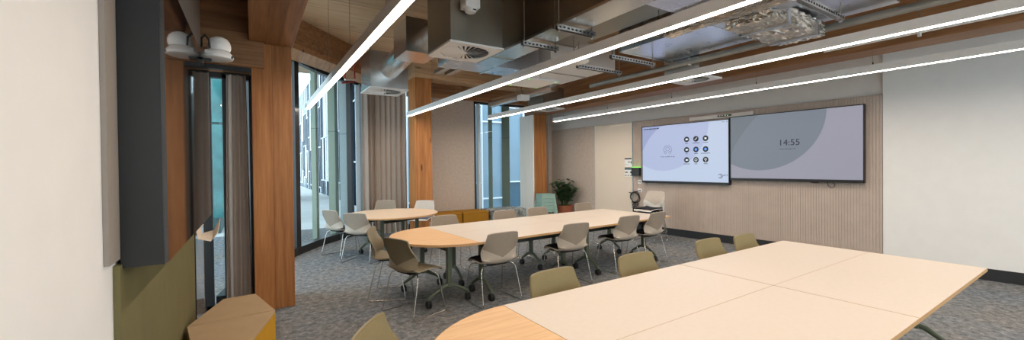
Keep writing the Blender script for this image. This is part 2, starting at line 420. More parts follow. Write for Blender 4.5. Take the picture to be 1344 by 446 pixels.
# added window, unseen behind the camera, lets in sky as fill light
fill_win = empty('fill_window', (0, 0, 0), kind='structure')
obj('pane', pane_mesh((.2, -4.08), (7.4, -4.08), .5, 3.3), m_glass, fill_win)
f4 = MB().mm(.2, 7.4, -4.12, -4.02, .5, .56).mm(.2, 7.4, -4.12, -4.02, 3.24, 3.3)
for x in (.23, 2.0, 3.8, 5.6, 7.37): f4.mm(x-.03, x+.03, -4.12, -4.02, .5, 3.3)
obj('frame', f4, m_frame, fill_win)
# window 3: far side
win3 = empty('window_3', (0, 0, 0), kind='structure')
obj('pane', pane_mesh((4.66, 9.10), (6.98, 9.10), .05, 3.10), m_glass, win3)
f3 = MB().mm(4.66, 4.73, 9.04, 9.14, 0, 3.12).mm(6.52, 6.62, 9.04, 9.14, 0, 3.12).mm(4.66, 6.98, 9.04, 9.14, 0, .06).mm(4.66, 6.98, 9.04, 9.14, 3.07, 3.12)
obj('frame', f3, m_frame, win3)
obj('mullion', MB().mm(4.80, 4.85, 9.03, 9.15, .06, 3.08), m_frame_light, win3)
obj('mullion', MB().mm(6.30, 6.35, 9.03, 9.15, .06, 3.08), m_frame_light, win3)

tagset(obj('trim_5', MB().mm(6.055, 6.085, 8.42, 9.03, 0, 2.80), timber('white_timber', [(.82, .80, .74), (.88, .86, .80), (.92, .90, .85)], 'Z', None, knots=False)), kind='structure')  # thin white board along the far column's window side
# ------------------------------------------------------------------ timber frame
def solid(name, mb, mat, label, cat, group=None):
    return tagset(obj(name, mb, mat), label, cat, group)
solid('timber_column', MB().rbox((.185, 5.20, 1.405), (.37, .45, 2.81), .006, 1), m_colwood, 'thick orange timber column nearest the camera, beside the left curtain', 'column')
solid('timber_column', MB().rbox((3.13, 8.62, 1.71), (.375, .44, 3.42), .006, 1), m_colwood, 'orange timber column between the grey curtain and the felt wall panel', 'column')
solid('timber_column', MB().rbox((6.285, 8.63, 1.405), (.39, .46, 2.81), .006, 1), m_colwood, 'orange timber column behind the stacked mint stools', 'column')
solid('timber_beam', MB().rbox((.185, .72, 3.30), (.40, 9.40, .98), .006, 1), m_beamY, 'heavy timber beam running overhead from the nearest column', 'beam')
solid('timber_beam', MB().rbox((6.285, 2.45, 3.30), (.39, 12.8, .98), .006, 1), m_beamY, 'dark brown timber beam running overhead before the screen wall', 'beam')
solid('timber_beam', MB().rbox((4.50, 8.62, 3.61), (3.12, .44, .37), .006, 1), m_beamPale, 'pale timber beam spanning above the far window and felt panel', 'beam')
fb = MB(); a, b = Vector((.41, 6.78)), Vector((2.9, 9.35)); t = (b-a).normalized(); nn = Vector((-t.y, t.x))
q = [a, b, b+nn*.50, a+nn*.50]
fb.prism([(p.x, p.y) for p in q], 3.31, CZ-.005)
solid('timber_beam', fb, timber('glulam_facade_beam', BROWN, 'Y', 'Z', .17), 'brown timber beam angled along the top of the big window', 'beam')

# ------------------------------------------------------------------ suspended linear lights
LZ = 2.55
def light(x, y0, y1, label, ws, top=CZ):
    t = empty('linear_light', (x, (y0+y1)/2, LZ), 0, label, 'light', 'suspended linear lights')
    L = y1-y0
    h = MB()
    h.mm(-.039, -.034, -L/2, L/2, 0, .085).mm(.034, .039, -L/2, L/2, 0, .085).mm(-.034, .034, -L/2, L/2, .03, .085)
    h.mm(-.039, .039, -L/2-.004, -L/2, 0, .085).mm(-.039, .039, L/2, L/2+.004, 0, .085)
    obj('housing', h, m_housing, t)
    obj('diffuser', MB().mm(-.0338, .0338, -L/2+.004, L/2-.004, .002, .028), m_led, t)
    for wy in ws:
        s = obj('suspension_cable', MB().tube([(0, wy-(y0+y1)/2, .085), (0, wy-(y0+y1)/2, top-LZ)], .0022, 6), m_steel_dark, t)
        obj('cable_grip', MB().tube([(0, wy-(y0+y1)/2, .084), (0, wy-(y0+y1)/2, .118)], .007, 8), m_black, s)
    return t
light(.84, -3.8, 8.07, 'leftmost long white light bar, running up beside the window wall', [6.9, 5.6, 4.3, 3.0, 1.2])
light(2.74, -3.8, 8.22, 'second long light bar from the left, over the round-ended table', [7.9, 6.9, 5.9, 0])
light(4.49, -3.8, 7.93, 'third long light bar from the left, below the silver ducts', [7.7, 6.8, 0])
light(6.13, -3.8, 7.64, 'light bar nearest the wall screens, rightmost of the four', [7.3, 5.9, 4.4, 3.0, 1.7], 2.808)

# ------------------------------------------------------------------ tables
def semi(r, n=40):
    return [(-r*math.sin(a), r*math.cos(a)) for a in [PI*i/n for i in range(n+1)]]
def leg_unit(t, x, feet_axis='Y', spread=.225, top=.705, rail_to=None):
    pass
def add_leg(t, x, y, axis, spread, top):
    leg = obj('leg_column', MB().rbox((x, y, (top+.19)/2), (.05, .05, top-.19), .008, 2), m_legs, t)
    for s in (-1, 1):
        ux, uy = (s, 0) if axis == 'X' else (0, s)
        path = [(x+ux*.012, y+uy*.012, .215), (x+ux*.06, y+uy*.06, .205), (x+ux*(spread-.035), y+uy*(spread-.035), .128), (x+ux*(spread-.005), y+uy*(spread-.005), .112), (x+ux*spread, y+uy*spread, .085)]
        ft = obj('foot', MB().tube(path, [.022, .022, .018, .016, .013], 10), m_legs, leg, True)
        cx, cy = x+ux*spread, y+uy*spread
        cs = MB()
        for o in (-.014, .014):
            cs.lathe([(.012, -.009), (.038, -.009), (.041, -.004), (.041, .004), (.038, .009), (.012, .009)], (cx+o, cy+.006, .0415), 20, 'X')
        cs.rbox((cx, cy, .072), (.020, .045, .038), .008, 2)
        obj('caster', cs, m_caster, ft, True)
def rect_table(x0, x1, y0, y1, org, rz, label, group, legs=True, z=.70):
    cx, cy = (x0+x1)/2, (y0+y1)/2
    R = Matrix.Rotation(rz, 3, 'Z'); p = Vector((*org, 0)) + R @ Vector((cx, cy, 0))
    t = empty('folding_table', p, rz, label, 'table', group)
    hx, hy = (x1-x0)/2-.0020, (y1-y0)/2-.0003
    obj('tabletop', MB().mm(-hx+.0014, hx-.0014, -hy+.0014, hy-.0014, z-.024, z), m_white_lam, t)
    def rc(a, b): return [(-a, -b), (a, -b), (a, b), (-a, b)]
    obj('edge_band', MB().ring(rc(hx, hy), rc(hx-.0014, hy-.0014), z-.024, z-.0006), m_oakedge, t)
    if legs:
        for s in (-1, 1):
            add_leg(t, s*(hx-.22), 0, 'Y', .215, z-.03)
            obj('bracket', MB().rbox((s*(hx-.22), 0, z-.045), (.07, .44, .036), .006, 1), m_rail, t)
        obj('rail', MB().rbox((0, -.06, z-.10), (2*hx-.44, .035, .055), .005, 1).rbox((0, .10, z-.05), (2*hx-.44, .03, .03), .005, 1), m_rail, t)
    return t
def round_end(org, rz, r, label, group, z=.70):
    t = empty('folding_end_table', (*org, 0), rz, label, 'table', group)
    s = semi(r)
    obj('tabletop', MB().prism([(x*(r-.003)/r-.0012, y*(r-.003)/r) for x, y in s], z-.024, z), m_oak, t)
    si = [(x*(r-.003)/r-.0012, y*(r-.003)/r) for x, y in s]; so = [(x-.0012, y) for x, y in s]
    obj('edge_band', MB().ring(so, si, z-.024, z-.0006), m_oakedge, t)
    for sy in (-1, 1):
        add_leg(t, -.20, sy*.36, 'X', .235, z-.03)
        obj('bracket', MB().rbox((-.20, sy*.36, z-.045), (.34, .07, .036), .006, 1), m_rail, t)
    obj('rail', MB().rbox((-.20, 0, z-.10), (.035, .68, .055), .005, 1), m_rail, t)
    obj('release_bar', MB().tube([(-.43, -.30, z-.06), (-.43, .30, z-.06)], .010, 8), m_chrome, t)
    return t
T2O, T2R = (1.960, 4.435), math.radians(3.0)
g2 = 'tables of the middle group'
round_end(T2O, T2R, .69, 'wood-veneer half-round end of the middle table group', g2)
rect_table(0, 1.72, 0, .69, T2O, T2R, 'white table joined to the round end, on the window side of the middle group', g2)
rect_table(0, 1.72, -.69, 0, T2O, T2R, 'white table joined to the round end, on the near side of the middle group', g2)
rect_table(1.72, 3.44, 0, .69, T2O, T2R, 'white table at the screen end, window side of the middle group', g2)
rect_table(1.72, 3.44, -.69, 0, T2O, T2R, 'white table at the screen end, near side of the middle group', g2)
T1O, T1R = (1.20, 1.29), math.radians(.25)
g1 = 'tables of the front group'
round_end(T1O, T1R, .69, 'wood-veneer half-round end of the front table group, cut by the bottom edge', g1)
rect_table(0, 1.658, 0, .69, T1O, T1R, 'white table in the front group, beside its round end and below the khaki chairs', g1)
rect_table(0, 1.658, -.69, 0, T1O, T1R, 'white table in the front group, closest to the camera', g1)
rect_table(1.658, 3.40, 0, .69, T1O, T1R, 'white table at the far right corner of the front group', g1)
rect_table(1.658, 3.40, -.69, 0, T1O, T1R, 'white table at the right edge of the front group, nearest row', g1)
# round table by the window
rt = empty('round_table', (2.04, 7.03, 0), math.radians(20), 'round daylit wood table on dark green legs by the big window', 'table')
rr, z = .77, .70
circ = lambda r: [(r*math.cos(2*PI*i/64), r*math.sin(2*PI*i/64)) for i in range(64)]
obj('tabletop', MB().prism(circ(rr-.003), z-.024, z), timber('daylit_oak_tabletop', [(.66, .50, .36), (.73, .57, .42), (.78, .62, .47)], 'X', None, knots=False, rough=.4, gs=2.2), rt)  # oak paled to carry the overexposed window light in its colour
obj('edge_band', MB().ring(circ(rr), circ(rr-.003), z-.024, z-.0006), m_oakedge, rt)
for sx in (-1, 1):
    for sy in (-1, 1):
        add_leg(rt, sx*.36, sy*.20, 'Y', .21 if sy < 0 else .21, z-.03)
    obj('bracket', MB().rbox((sx*.36, 0, z-.045), (.07, .62, .036), .006, 1), m_rail, rt)
obj('rail', MB().rbox((0, -.20, z-.11), (.70, .035, .05), .005, 1).rbox((0, .20, z-.11), (.70, .035, .05), .005, 1), m_rail, rt)

# ------------------------------------------------------------------ chairs (origin on floor under the seat, facing +Y)
def sm(a, b, t):
    t = max(0, min(1, (t-a)/(b-a))); return t*t*(3-2*t)
PROFILE = [(.225, .418), (.205, .440), (.15, .450), (.06, .447), (-.04, .440), (-.11, .436), (-.158, .444), (-.186, .468), (-.198, .50), (-.202, .54), (-.203, .585), (-.206, .63), (-.213, .68), (-.222, .73), (-.231, .775), (-.234, .792)]
def halfw(k):     # half width along the profile
    z = PROFILE[k][1]; yy = PROFILE[k][0]
    if k <= 5: return .205 + .022*sm(.22, -.05, yy)*1.0 if k > 1 else (.185 if k == 0 else .200)
    if z < .60: return .218 + .012*sm(.45, .58, z)
    return .230 - .040*max(0, (z-.60)/.19)
def shell_pt(k, u, off=0):
    y, z = PROFILE[k]; w = halfw(k); x = u*w
    if k == len(PROFILE)-1: x *= .955
    back = sm(.45, .52, z) if k >= 6 else 0
    wing = (.066*(1-sm(.56, .72, z))+.012)*back      # hips of the shell wrap forward, the top is nearly flat
    uu = abs(u)
    if k >= 6: y = y + wing*uu**2.6
    else: z = z + .022*uu**2.2*sm(.2, 0, y)
    if k in (6, 7): z += .035*uu**2.2
    if k == len(PROFILE)-1: z -= .010*uu**4
    return Vector((x, y-off, z))
US = [-1+2*i/16 for i in range(17)]
def shield(front, top=.786):
    # upper back facet ending in a V, toned apart to paint its shade
    rows = 9; g = []
    for r in range(rows):
        row = []
        for i in range(13):
            u = -.985+1.97*i/12
            zb = .622 - .105*(1-abs(u)/.985)
            zt = top - .010*abs(u)**6
            zz = zb+(zt-zb)*r/(rows-1)
            k = max(j for j in range(6, len(PROFILE)-1) if PROFILE[j][1] <= zz+1e-6)
            f = (zz-PROFILE[k][1])/(PROFILE[k+1][1]-PROFILE[k][1])
            p = shell_pt(k, u).lerp(shell_pt(k+1, u), f)
            p.y += .0108 if front else -.0004
            row.append(p)
        g.append(row)
    if not front: g = [list(reversed(r)) for r in g]
    return MB().sheet(g, .0032)
def seatpad():
    g = []
    for k in range(1, 7):
        g.append([shell_pt(k, u*.93)+Vector((0, 0, .017*(1-abs(u)**6)+.003)) for u in US])
    return MB().sheet(g, .015)
def make_chair(name, shell, back, pad, label, group, inner=None):
    t = empty(name, (0, 0, 0), 0, label, 'chair', group)
    g = [[shell_pt(k, u) for u in US] for k in range(len(PROFILE))]
    obj('shell', MB().sheet(g, .011), shell, t, True, sharp=60)
    obj('back_facet', shield(False), back, t, True, sharp=60)
    if inner: obj('inner_facet', shield(True), inner, t, True, sharp=60)
    if pad: obj('seat_pad', seatpad(), pad, t, True, sharp=60)
    for s in (-1, 1):
        p = [(s*.165, .10, .420), (s*.205, .13, .405), (s*.222, .145, .37), (s*.247, .200, .05), (s*.25, .205, .018), (s*.25, .19, .0065), (s*.25, -.19, .0065), (s*.25, -.208, .018), (s*.247, -.20, .05), (s*.222, -.125, .37), (s*.205, -.11, .405), (s*.165, -.085, .420)]
        obj('sled_leg', MB().tube(p, .0058, 10), m_chrome, t, True, sharp=80)
    fr = MB()
    for yy in (.10, -.085): fr.tube([(-.17, yy, .420), (.17, yy, .420)], .006, 8)
    fr.box((0, 0, .424), (.22, .24, .010))
    obj('seat_frame', fr, m_black, t)
    return t
protos = {}
def chair(kind, x, y, deg, label, group, z=0):
    mats = {'beige': ('beige_chair', m_shell, m_shellshade, m_seatdark, None), 'plain': ('beige_chair', m_shell, m_shellshade, None, m_shellshade),
            'khaki': ('khaki_chair', m_khaki, m_khakiback, None, m_khakiback), 'backlit': ('khaki_chair', m_backlit, m_backlitback, None, None),
            'window': ('beige_chair', m_shell, m_shellshade, m_seatdaylit, m_shellshade), 'white': ('daylit_chair', m_daylitsh, m_daylitback, m_seatdark, m_daylitback),
            'pale': ('daylit_chair', m_daylitsh, m_daylitback, m_seatdaylit, m_daylitback)}[kind]
    if kind not in protos: c = protos[kind] = make_chair(mats[0], mats[1], mats[2], mats[3], label, group, mats[4])
    else: c = copy_tree(protos[kind])
    c.location = (x, y, z); c.rotation_euler = (0, 0, math.radians(deg)); c['label'] = label; c['group'] = group
    return c
cg = 'chairs around the middle tables'
chair('backlit', 1.386, 4.075, -70, 'backlit khaki chair at the round end of the middle table, back to the camera', cg)
chair('backlit', 1.352, 4.78, -116, 'khaki chair seen edge-on behind the backlit one at the round wooden end', cg)
chair('beige', 2.245, 3.915, 2, 'first beige chair from the left on the near side of the middle table', cg)
chair('beige', 3.345, 3.955, -3, 'second beige chair from the left on the near side of the middle table', cg)
chair('beige', 4.41, 4.055, -2, 'third beige chair from the left on the near side of the middle table', cg)
chair('beige', 5.04, 4.085, 4, 'beige chair on the near side at the screen end of the middle table', cg)
chair('plain', 2.33, 5.255, 180, 'beige chair across the middle table, in front of the mustard ottomans', cg)
chair('plain', 3.365, 5.27, 179, 'beige chair across the middle table, left of the marbled pouf', cg)
chair('plain', 4.055, 5.325, 181, 'beige chair across the middle table, between marbled pouf and mint stools', cg)
chair('plain', 5.21, 5.46, 180, 'beige chair across the middle table, right of the potted plant', cg)
cr = 'chairs around the round table'
chair('window', 1.26, 7.41, -64, 'beige chair seen side-on beside the window glass', cr)
chair('window', 1.47, 6.42+.33, -45, 'grey-beige chair with its back to the camera at the round table', cr)
chair('window', 2.30, 8.50, 160, 'beige chair facing the camera at the round table, before the grey curtain', cr)
chair('pale', 2.90, 7.96, 140, 'daylit beige chair facing the camera at the round table, before the timber column', cr)
cf = 'chairs around the front tables'
chair('khaki', 1.72, 1.95, 183, 'khaki chair tucked under the front table, nearest its round end', cf)
chair('khaki', 2.56, 1.965, 179, 'second khaki chair from the round end along the front table', cf)
chair('khaki', 3.60, 1.99, 180, 'third khaki chair from the round end along the front table', cf)
chair('khaki', 4.13, 1.93, 182, 'khaki chair at the far corner of the front table, closest to the screens', cf)
chair('khaki', .60, 1.75, -125, 'khaki chair half out of frame at the bottom, beside the front round table end', cf)
cs = 'stacked daylit chairs'
for k, lab in enumerate(['daylit beige chair at the bottom of the stack by the cables', 'daylit beige chair in the middle of the stack by the cables', 'daylit beige chair with charcoal seat on top of the stack by the cables']):
    chair('white', 6.55, 5.22, 93, lab, cs, k*.085)

# ------------------------------------------------------------------ wall screens
RX = (-WT.x, -WT.y, 0); UPZ = (0, 0, 1)
def fpoly(pts, out, mb=None):   # polygon on the screen plane, pts (y, z), with a hair of thickness
    mb = mb or MB(); n = len(pts)
    a = [wp(y, out, z) for y, z in pts]; b = [wp(y, out+.0008, z) for y, z in pts]
    return mb.add(a+b, [tuple(range(n)), tuple(range(n, 2*n))]+[(i, (i+1) % n, n+(i+1) % n, n+i) for i in range(n)])
def fdisc(y, z, r, out, n=28, mb=None): return fpoly([(y+r*math.cos(2*PI*i/n), z+r*math.sin(2*PI*i/n)) for i in range(n)], out, mb)
def fring(y, z, r, w, out, n=32, a0=0, a1=2*PI, mb=None):
    mb = mb or MB()
    for i in range(n):
        p, q = a0+(a1-a0)*i/n, a0+(a1-a0)*(i+1)/n
        fpoly([(y+r*math.cos(p), z+r*math.sin(p)), (y+r*math.cos(q), z+r*math.sin(q)), (y+(r-w)*math.cos(q), z+(r-w)*math.sin(q)), (y+(r-w)*math.cos(p), z+(r-w)*math.sin(p))], out, mb)
    return mb
def clip(poly, y0, y1, z0, z1):
    def cut(P, inside, inter):
        R = []
        for i in range(len(P)):
            a, b = P[i-1], P[i]
            if inside(b):
                if not inside(a): R.append(inter(a, b))
                R.append(b)
            elif inside(a): R.append(inter(a, b))
        return R
    def it(ax, val): return lambda a, b: tuple(a[k]+(b[k]-a[k])*(val-a[ax])/(b[ax]-a[ax]) for k in (0, 1))
    P = cut(poly, lambda p: p[0] >= y0, it(0, y0)); P = cut(P, lambda p: p[0] <= y1, it(0, y1))
    P = cut(P, lambda p: p[1] >= z0, it(1, z0)); return cut(P, lambda p: p[1] <= z1, it(1, z1))
def wall_screen(y0, y1, z0, z1, base, mid, corner, discc, label, cpts):
    c = wp((y0+y1)/2, .07, (z0+z1)/2)
    t = empty('wall_screen', (0, 0, 0), 0, label, 'screen', 'wall screens')
    obj('casing', wbox(MB(), y0, y1, z0, z1, .034, .110), m_black, t)
    bz = MB()
    for a in ((y0, y1, z0, z0+.045), (y0, y1, z1-.014, z1), (y0, y0+.014, z0, z1), (y1-.014, y1, z0, z1)): wbox(bz, *a, .110, .1205)
    obj('bezel', bz, m_black, t)
    a0, a1, b0, b1 = y0+.014, y1-.014, z0+.045, z1-.014
    obj('display', wbox(MB(), a0, a1, b0, b1, .110, .114), base, t)
    d = [(discc[0]+discc[2]*math.cos(2*PI*i/120), discc[1]+discc[2]*math.sin(2*PI*i/120)) for i in range(120)]
    obj('wallpaper_disc', fpoly(clip(d, a0, a1, b0, b1), .1145), mid, t)
    obj('wallpaper_corner', fpoly(cpts+[(a1, b1)], .1155), corner, t)
    return t, (a0, a1, b0, b1)
m_scr_cor = emit('lit_screen_periwinkle', (.36, .42, .68), .80)
m_figure = plain('figure_ink', (.10, .13, .30), .5)
m_scr2c = emit('lit_screen_slate', (.18, .215, .25), .75)
s1, (a0, a1, b0, b1) = wall_screen(4.112, 5.975, 1.10, 2.325, m_scr_light, m_scr_mid, m_scr_cor, (5.47, 2.34, .98), 'lit wall screen with a grid of nine round icons', [(5.961, 1.79), (5.90, 1.90), (5.83, 2.005), (5.76, 2.09), (5.67, 2.18), (5.58, 2.255), (5.475, 2.311)])
s2, _ = wall_screen(2.20, 4.098, 1.19, 2.353, m_scr2b, m_scr2a, m_scr2c, (3.62, 2.345, .97), 'dimmer grey wall screen showing the time 14:55', [(4.084, 1.64), (4.03, 1.79), (3.97, 1.90), (3.90, 2.01), (3.80, 2.14), (3.72, 2.24), (3.62, 2.339)])
O1 = .1170
for r, zz in enumerate((1.992, 1.784, 1.580)):
    for cc, yy in enumerate((4.936, 4.744, 4.552)):
        ic = obj('icon', fdisc(yy, zz, .055, O1), m_icon, s1)
        k = (r, cc); o2 = O1+.0012
        if k in ((0, 0), (0, 2), (1, 0), (2, 0)):
            gm = fpoly([(yy-.020, zz-.017), (yy+.020, zz-.017), (yy+.020, zz+.017), (yy-.020, zz+.017)], o2)
            if cc == 0: fpoly([(yy-.021, zz-.004), (yy-.021, zz+.004), (yy-.031, zz+.013), (yy-.031, zz-.013)], o2, gm)
            obj('glyph', gm, m_icon_w, ic)
        elif k == (0, 1): obj('glyph', fpoly([(yy+.022, zz-.026), (yy+.026, zz-.014), (yy-.020, zz+.026), (yy-.026, zz+.016)], o2), m_icon_w, ic)
        elif k in ((1, 1), (1, 2)): obj('glyph', fdisc(yy, zz, .026, o2), m_icon_b, ic)
        elif k == (2, 1): obj('glyph', fring(yy, zz, .028, .009, o2), m_icon_w, ic)
        else:
            gm = fring(yy, zz+.008, .022, .008, o2); fpoly([(yy-.008, zz-.032), (yy+.008, zz-.032), (yy+.008, zz-.018), (yy-.008, zz-.018)], o2, gm); obj('glyph', gm, m_icon_w, ic)
        # caption beneath each icon, too small in the photo to read: a run of short strokes
        wd = (.030, .062, .040, .022, .034, .090, .066, .030, .036)[r*3+cc]; cap = MB(); x = yy+wd
        while x > yy-wd+.004:
            fpoly([(x-.012, zz-.086), (x, zz-.086), (x, zz-.075), (x-.012, zz-.075)], O1, cap); x -= .015
        obj('caption', cap, m_ink_blue, ic)
# figure outline and status line
fg = fring(5.355, 1.80, .092, .007, O1, 30, math.radians(-35), math.radians(215)); fring(5.355, 1.815, .043, .006, O1, 24, mb=fg)
fring(5.305, 1.745, .026, .006, O1, 18, mb=fg); fring(5.405, 1.745, .026, .006, O1, 18, mb=fg)

obj('figure_outline', fg, m_figure, s1)
text('status_text', 'Room available all day', .036, m_ink_blue, s1, wp(5.355, O1, 1.656), (RX, UPZ), 'CENTER')
hd = MB(); x = 5.93
for wd in (.02, .035, .05, .075, .05, .03, .055):
    fpoly([(x-wd, 2.252), (x, 2.252), (x, 2.272), (x-wd, 2.272)], O1, hd); x -= wd+.010
obj('header_text', hd, m_ink_blue, s1)
text('clock_text', '14:55', .026, m_ink_blue, s1, wp(4.25, O1, 2.277), (RX, UPZ))
obj('menu_mark', fring(4.153, 2.277, .010, .004, O1, 14), m_ink_blue, s1)
em = fring(4.274, 1.266, .044, .008, O1, 30, math.radians(20), math.radians(330)); fring(4.274, 1.266, .024, .008, O1, 20, math.radians(60), math.radians(300), mb=em)
obj('emblem', em, m_ink_blue, s1); text('emblem_text', 'ACT', .045, m_ink_blue, s1, wp(4.222, O1, 1.28), (RX, UPZ))
text('clock_text', '14:55', .142, m_ink_blue, s2, wp(3.313, O1, 1.834), (RX, UPZ))
text('date_text', 'Friday, September 20', .027, m_ink_blue, s2, wp(3.30, O1, 1.733), (RX, UPZ))
# camera bar above the screens
cb = empty('camera_bar', (0, 0, 0), 0, 'long beige camera bar mounted above the two screens', 'camera')
obj('body', wbox(MB(), 3.72, 4.90, 2.358, 2.425, .03, .075), m_plaster, cb)
wv = obj('lens_window', wbox(MB(), 4.09, 4.34, 2.377, 2.413, .075, .079), m_black, cb)
for yy in (4.30, 4.25, 4.20): obj('lens', fdisc(yy, 2.395, .011, .0795, 16), m_dark_screen, wv)
obj('status_light', fdisc(4.155, 2.395, .008, .0795, 12), m_led_green, wv)
for yy in (3.735, 4.87): obj('end_screw', fdisc(yy, 2.385, .008, .0755, 12), m_white_metal, cb)
# glass whiteboard, signs, panels, sockets
wbd = empty('whiteboard', (0, 0, 0), 0, 'tall glossy cream whiteboard left of the lit screen', 'whiteboard')
obj('board', wbox(MB(), 6.30, 7.385, .155, 2.475, .0, .034), m_wb, wbd)
ed = MB(); wbox(ed, 6.285, 6.30, .155, 2.475, 0, .040); wbox(ed, 7.385, 7.40, .155, 2.475, 0, .040)
obj('edge_trim', ed, m_frame_light, wbd)
def sign(z0, z1, label, dark):
    t = empty('notice_sheet', (0, 0, 0), 0, label, 'notice', 'notices on the whiteboard')
    obj('sheet', wbox(MB(), 6.305, 6.50, z0, z1, .0345, .0355), m_whitewall, t)
    obj('banner', wbox(MB(), 6.305, 6.50, z1-.030, z1, .0356, .0362), m_ink, t)
    if dark:
        mb = MB()
        for a, b, c, d in ((6.42, 6.49, .085, .11), (6.31, 6.345, .075, .12), (6.45, 6.495, .015, .03), (6.38, 6.42, .015, .03), (6.31, 6.35, .015, .03)): wbox(mb, a, b, z0+c, z0+d, .0356, .0362)
        obj('printed_blocks', mb, m_ink, t)
        mb = MB(); wbox(mb, 6.305, 6.50, z1-.055, z1-.032, .0356, .0362); obj('teal_stripe', mb, m_teal_ink, t)
    else:
        mb = MB()
        for a, b, c, d in ((6.35, 6.41, .10, .115), (6.365, 6.40, .13, .138), (6.45, 6.48, .06, .066), (6.40, 6.43, .045, .052), (6.46, 6.49, .035, .041)): wbox(mb, a, b, z0+c, z0+d, .0356, .0362)
        obj('printed_lines', mb, m_ink, t)
        obj('teal_corner', fpoly([(6.305, z0+.06), (6.335, z0+.09), (6.335, z0+.12), (6.305, z0+.15)], .0356), m_teal_ink, t)
sign(1.445, 1.65, 'upper white notice sheet with navy banner on the whiteboard edge', False)
sign(1.225, 1.432, 'lower notice sheet with dark printed blocks on the whiteboard edge', True)
tp = empty('touch_panel', (0, 0, 0), 0, 'small dark touch panel with glowing green edge beside the screen', 'panel')
obj('body', wbox(MB(), 6.06, 6.27, 1.245, 1.43, .03, .10), m_black, tp)
obj('panel_screen', wbox(MB(), 6.075, 6.255, 1.262, 1.415, .10, .102), plain('panel_grey', (.05, .055, .06), .15), tp)
obj('light_strip', wbox(MB(), 6.06, 6.27, 1.431, 1.444, .04, .098), m_led_green, tp)
for zz, label in ((1.11, 'white data outlet directly under the touch panel'), (.915, 'white power outlet with black plugs above the coiled cables')):
    t = empty('wall_outlet', (0, 0, 0), 0, label, 'outlet')
    obj('plate', wbox(MB(), 6.045, 6.145, zz-.042, zz+.042, .03, .040), m_whitewall, t)
    obj('socket', wbox(wbox(MB(), 6.07, 6.09, zz-.016, zz+.016, .040, .0415), 6.10, 6.12, zz-.016, zz+.016, .040, .0415), m_ink, t)
cab = MB()
random.seed(3)
for k in range(3):
    r0 = .125-.012*k; path = []
    for i in range(26):
        a = 2*PI*i/26; p = wp(6.20+r0*math.cos(a)+.01*math.sin(3*a+k), .06+.014*k, .76+r0*1.05*math.sin(a)); path.append(p)
    cab.tube(path, .0075, 8, True)
for k in range(3):
    path = [wp(6.20+.09*math.sin(i*1.35+k*2.1)*(1-.3*i/14), .07+.02*math.cos(i+k), .66-.028*i*.8) for i in range(13)]
    cab.tube(path, .0065, 8)
cab.tube([wp(6.10, .05, .91), wp(6.12, .08, .90), wp(6.17, .08, .88), wp(6.22, .07, .86)], .0065, 8)
cab.tube([wp(6.28, .05, .845), wp(6.33, .06, .86), wp(6.37, .06, .855)], .008, 8)
tagset(obj('cable_coil', cab, m_black, None, True), 'coiled black cables hanging on the wall above the stacked chairs', 'cables')
hc = MB()
hc.tube([wp(2.66, .06, 1.20), wp(2.64, .07, 1.13), wp(2.61, .07, 1.105), wp(2.57, .07, 1.115), wp(2.56, .07, 1.16), wp(2.60, .06, 1.20)], .005, 8)
hc.tube([wp(2.88, .06, 1.19), wp(2.82, .06, 1.178), wp(2.76, .06, 1.19)], .006, 8)
tagset(obj('loose_cable', hc, m_black, None, True), 'loose black cable loop hanging below the grey screen', 'cable')

# ------------------------------------------------------------------ left wall pieces
ld = empty('wall_display', (0, 0, 0), 0, 'large switched-off glossy display on the left wall beside the camera', 'screen')
obj('casing', MB().mm(-.404, -.285, 1.98, 3.86, 1.145, 2.265), m_black, ld)
obj('glass_face', MB().mm(-.285, -.272, 1.985, 3.855, 1.15, 2.26), m_dark_screen, ld)
gb = empty('glass_board', (0, 0, 0), 0, 'narrow grey glossy board on the left wall below the dark display', 'board')
obj('board', MB().mm(-.419, -.40, 4.10, 4.86, .1, 1.17), m_gloss, gb)
obj('edge_trim', MB().mm(-.419, -.394, 4.08, 4.10, .1, 1.17).mm(-.419, -.394, 4.86, 4.875, .1, 1.17), m_black, gb)
ph = empty('paper_holder', (0, 0, 0), 0, 'small beige paper tray folded on the grey glossy board', 'holder')
obj('tray', MB().sheet([[(-.398, 4.14+.33*i/6, 1.02-.03*i/6-.10*(1-math.sin(PI*i/12))*0) for i in range(7)], [(-.385, 4.14+.33*i/6, .93) for i in range(7)], [(-.30-.0*i, 4.16+.33*i/6, .90+.05*(i/6)**2) for i in range(7)], [(-.255, 4.18+.36*i/6, .96+.09*(i/6)**2) for i in range(7)]], .004), m_paper, ph, True)
obj('flap', MB().sheet([[(-.39, 4.16+.2*i/4, 1.0) for i in range(5)], [(-.36, 4.16+.2*i/4, 1.06-.01*i) for i in range(5)]], .003), m_paper, ph)
dc = empty('dome_camera', (-.185, 3.27, 2.20), 0, 'white dome camera on a flat base at the top of the wall display', 'camera')
b = MB().lathe([(0.0, .012), (.070, .012), (.086, .02), (.090, .032), (.084, .046), (.074, .06), (.06, .070), (0, .070)], (0, 0, 0), 36)
obj('base', b, m_white_metal, dc, True)
d = MB().lathe([(.058, .070), (.064, .09), (.064, .110), (.058, .132), (.044, .150), (.022, .161), (0, .163)], (.012, 0, 0), 36)
obj('dome', d, m_white_metal, dc, True)
obj('logo_patch', MB().box((-.045, -.072, .046), (.028, .006, .022)), plain('grey_patch', (.45, .44, .43), .5), dc)
obj('side_vent', MB().box((.078, -.03, .03), (.016, .03, .014)), m_ink, dc)
obj('bracket', MB().mm(-.09, -.03, -.03, .03, -.0, .012).mm(-.09, -.075, -.03, .03, -.02, .012), m_black, dc)
obj('lead', MB().tube([(-.03, -.1, .06), (-.035, -.11, .11), (-.055, -.1, .14), (-.075, -.06, .13), (-.08, 0, .09)], .006, 8), m_black, dc, True)

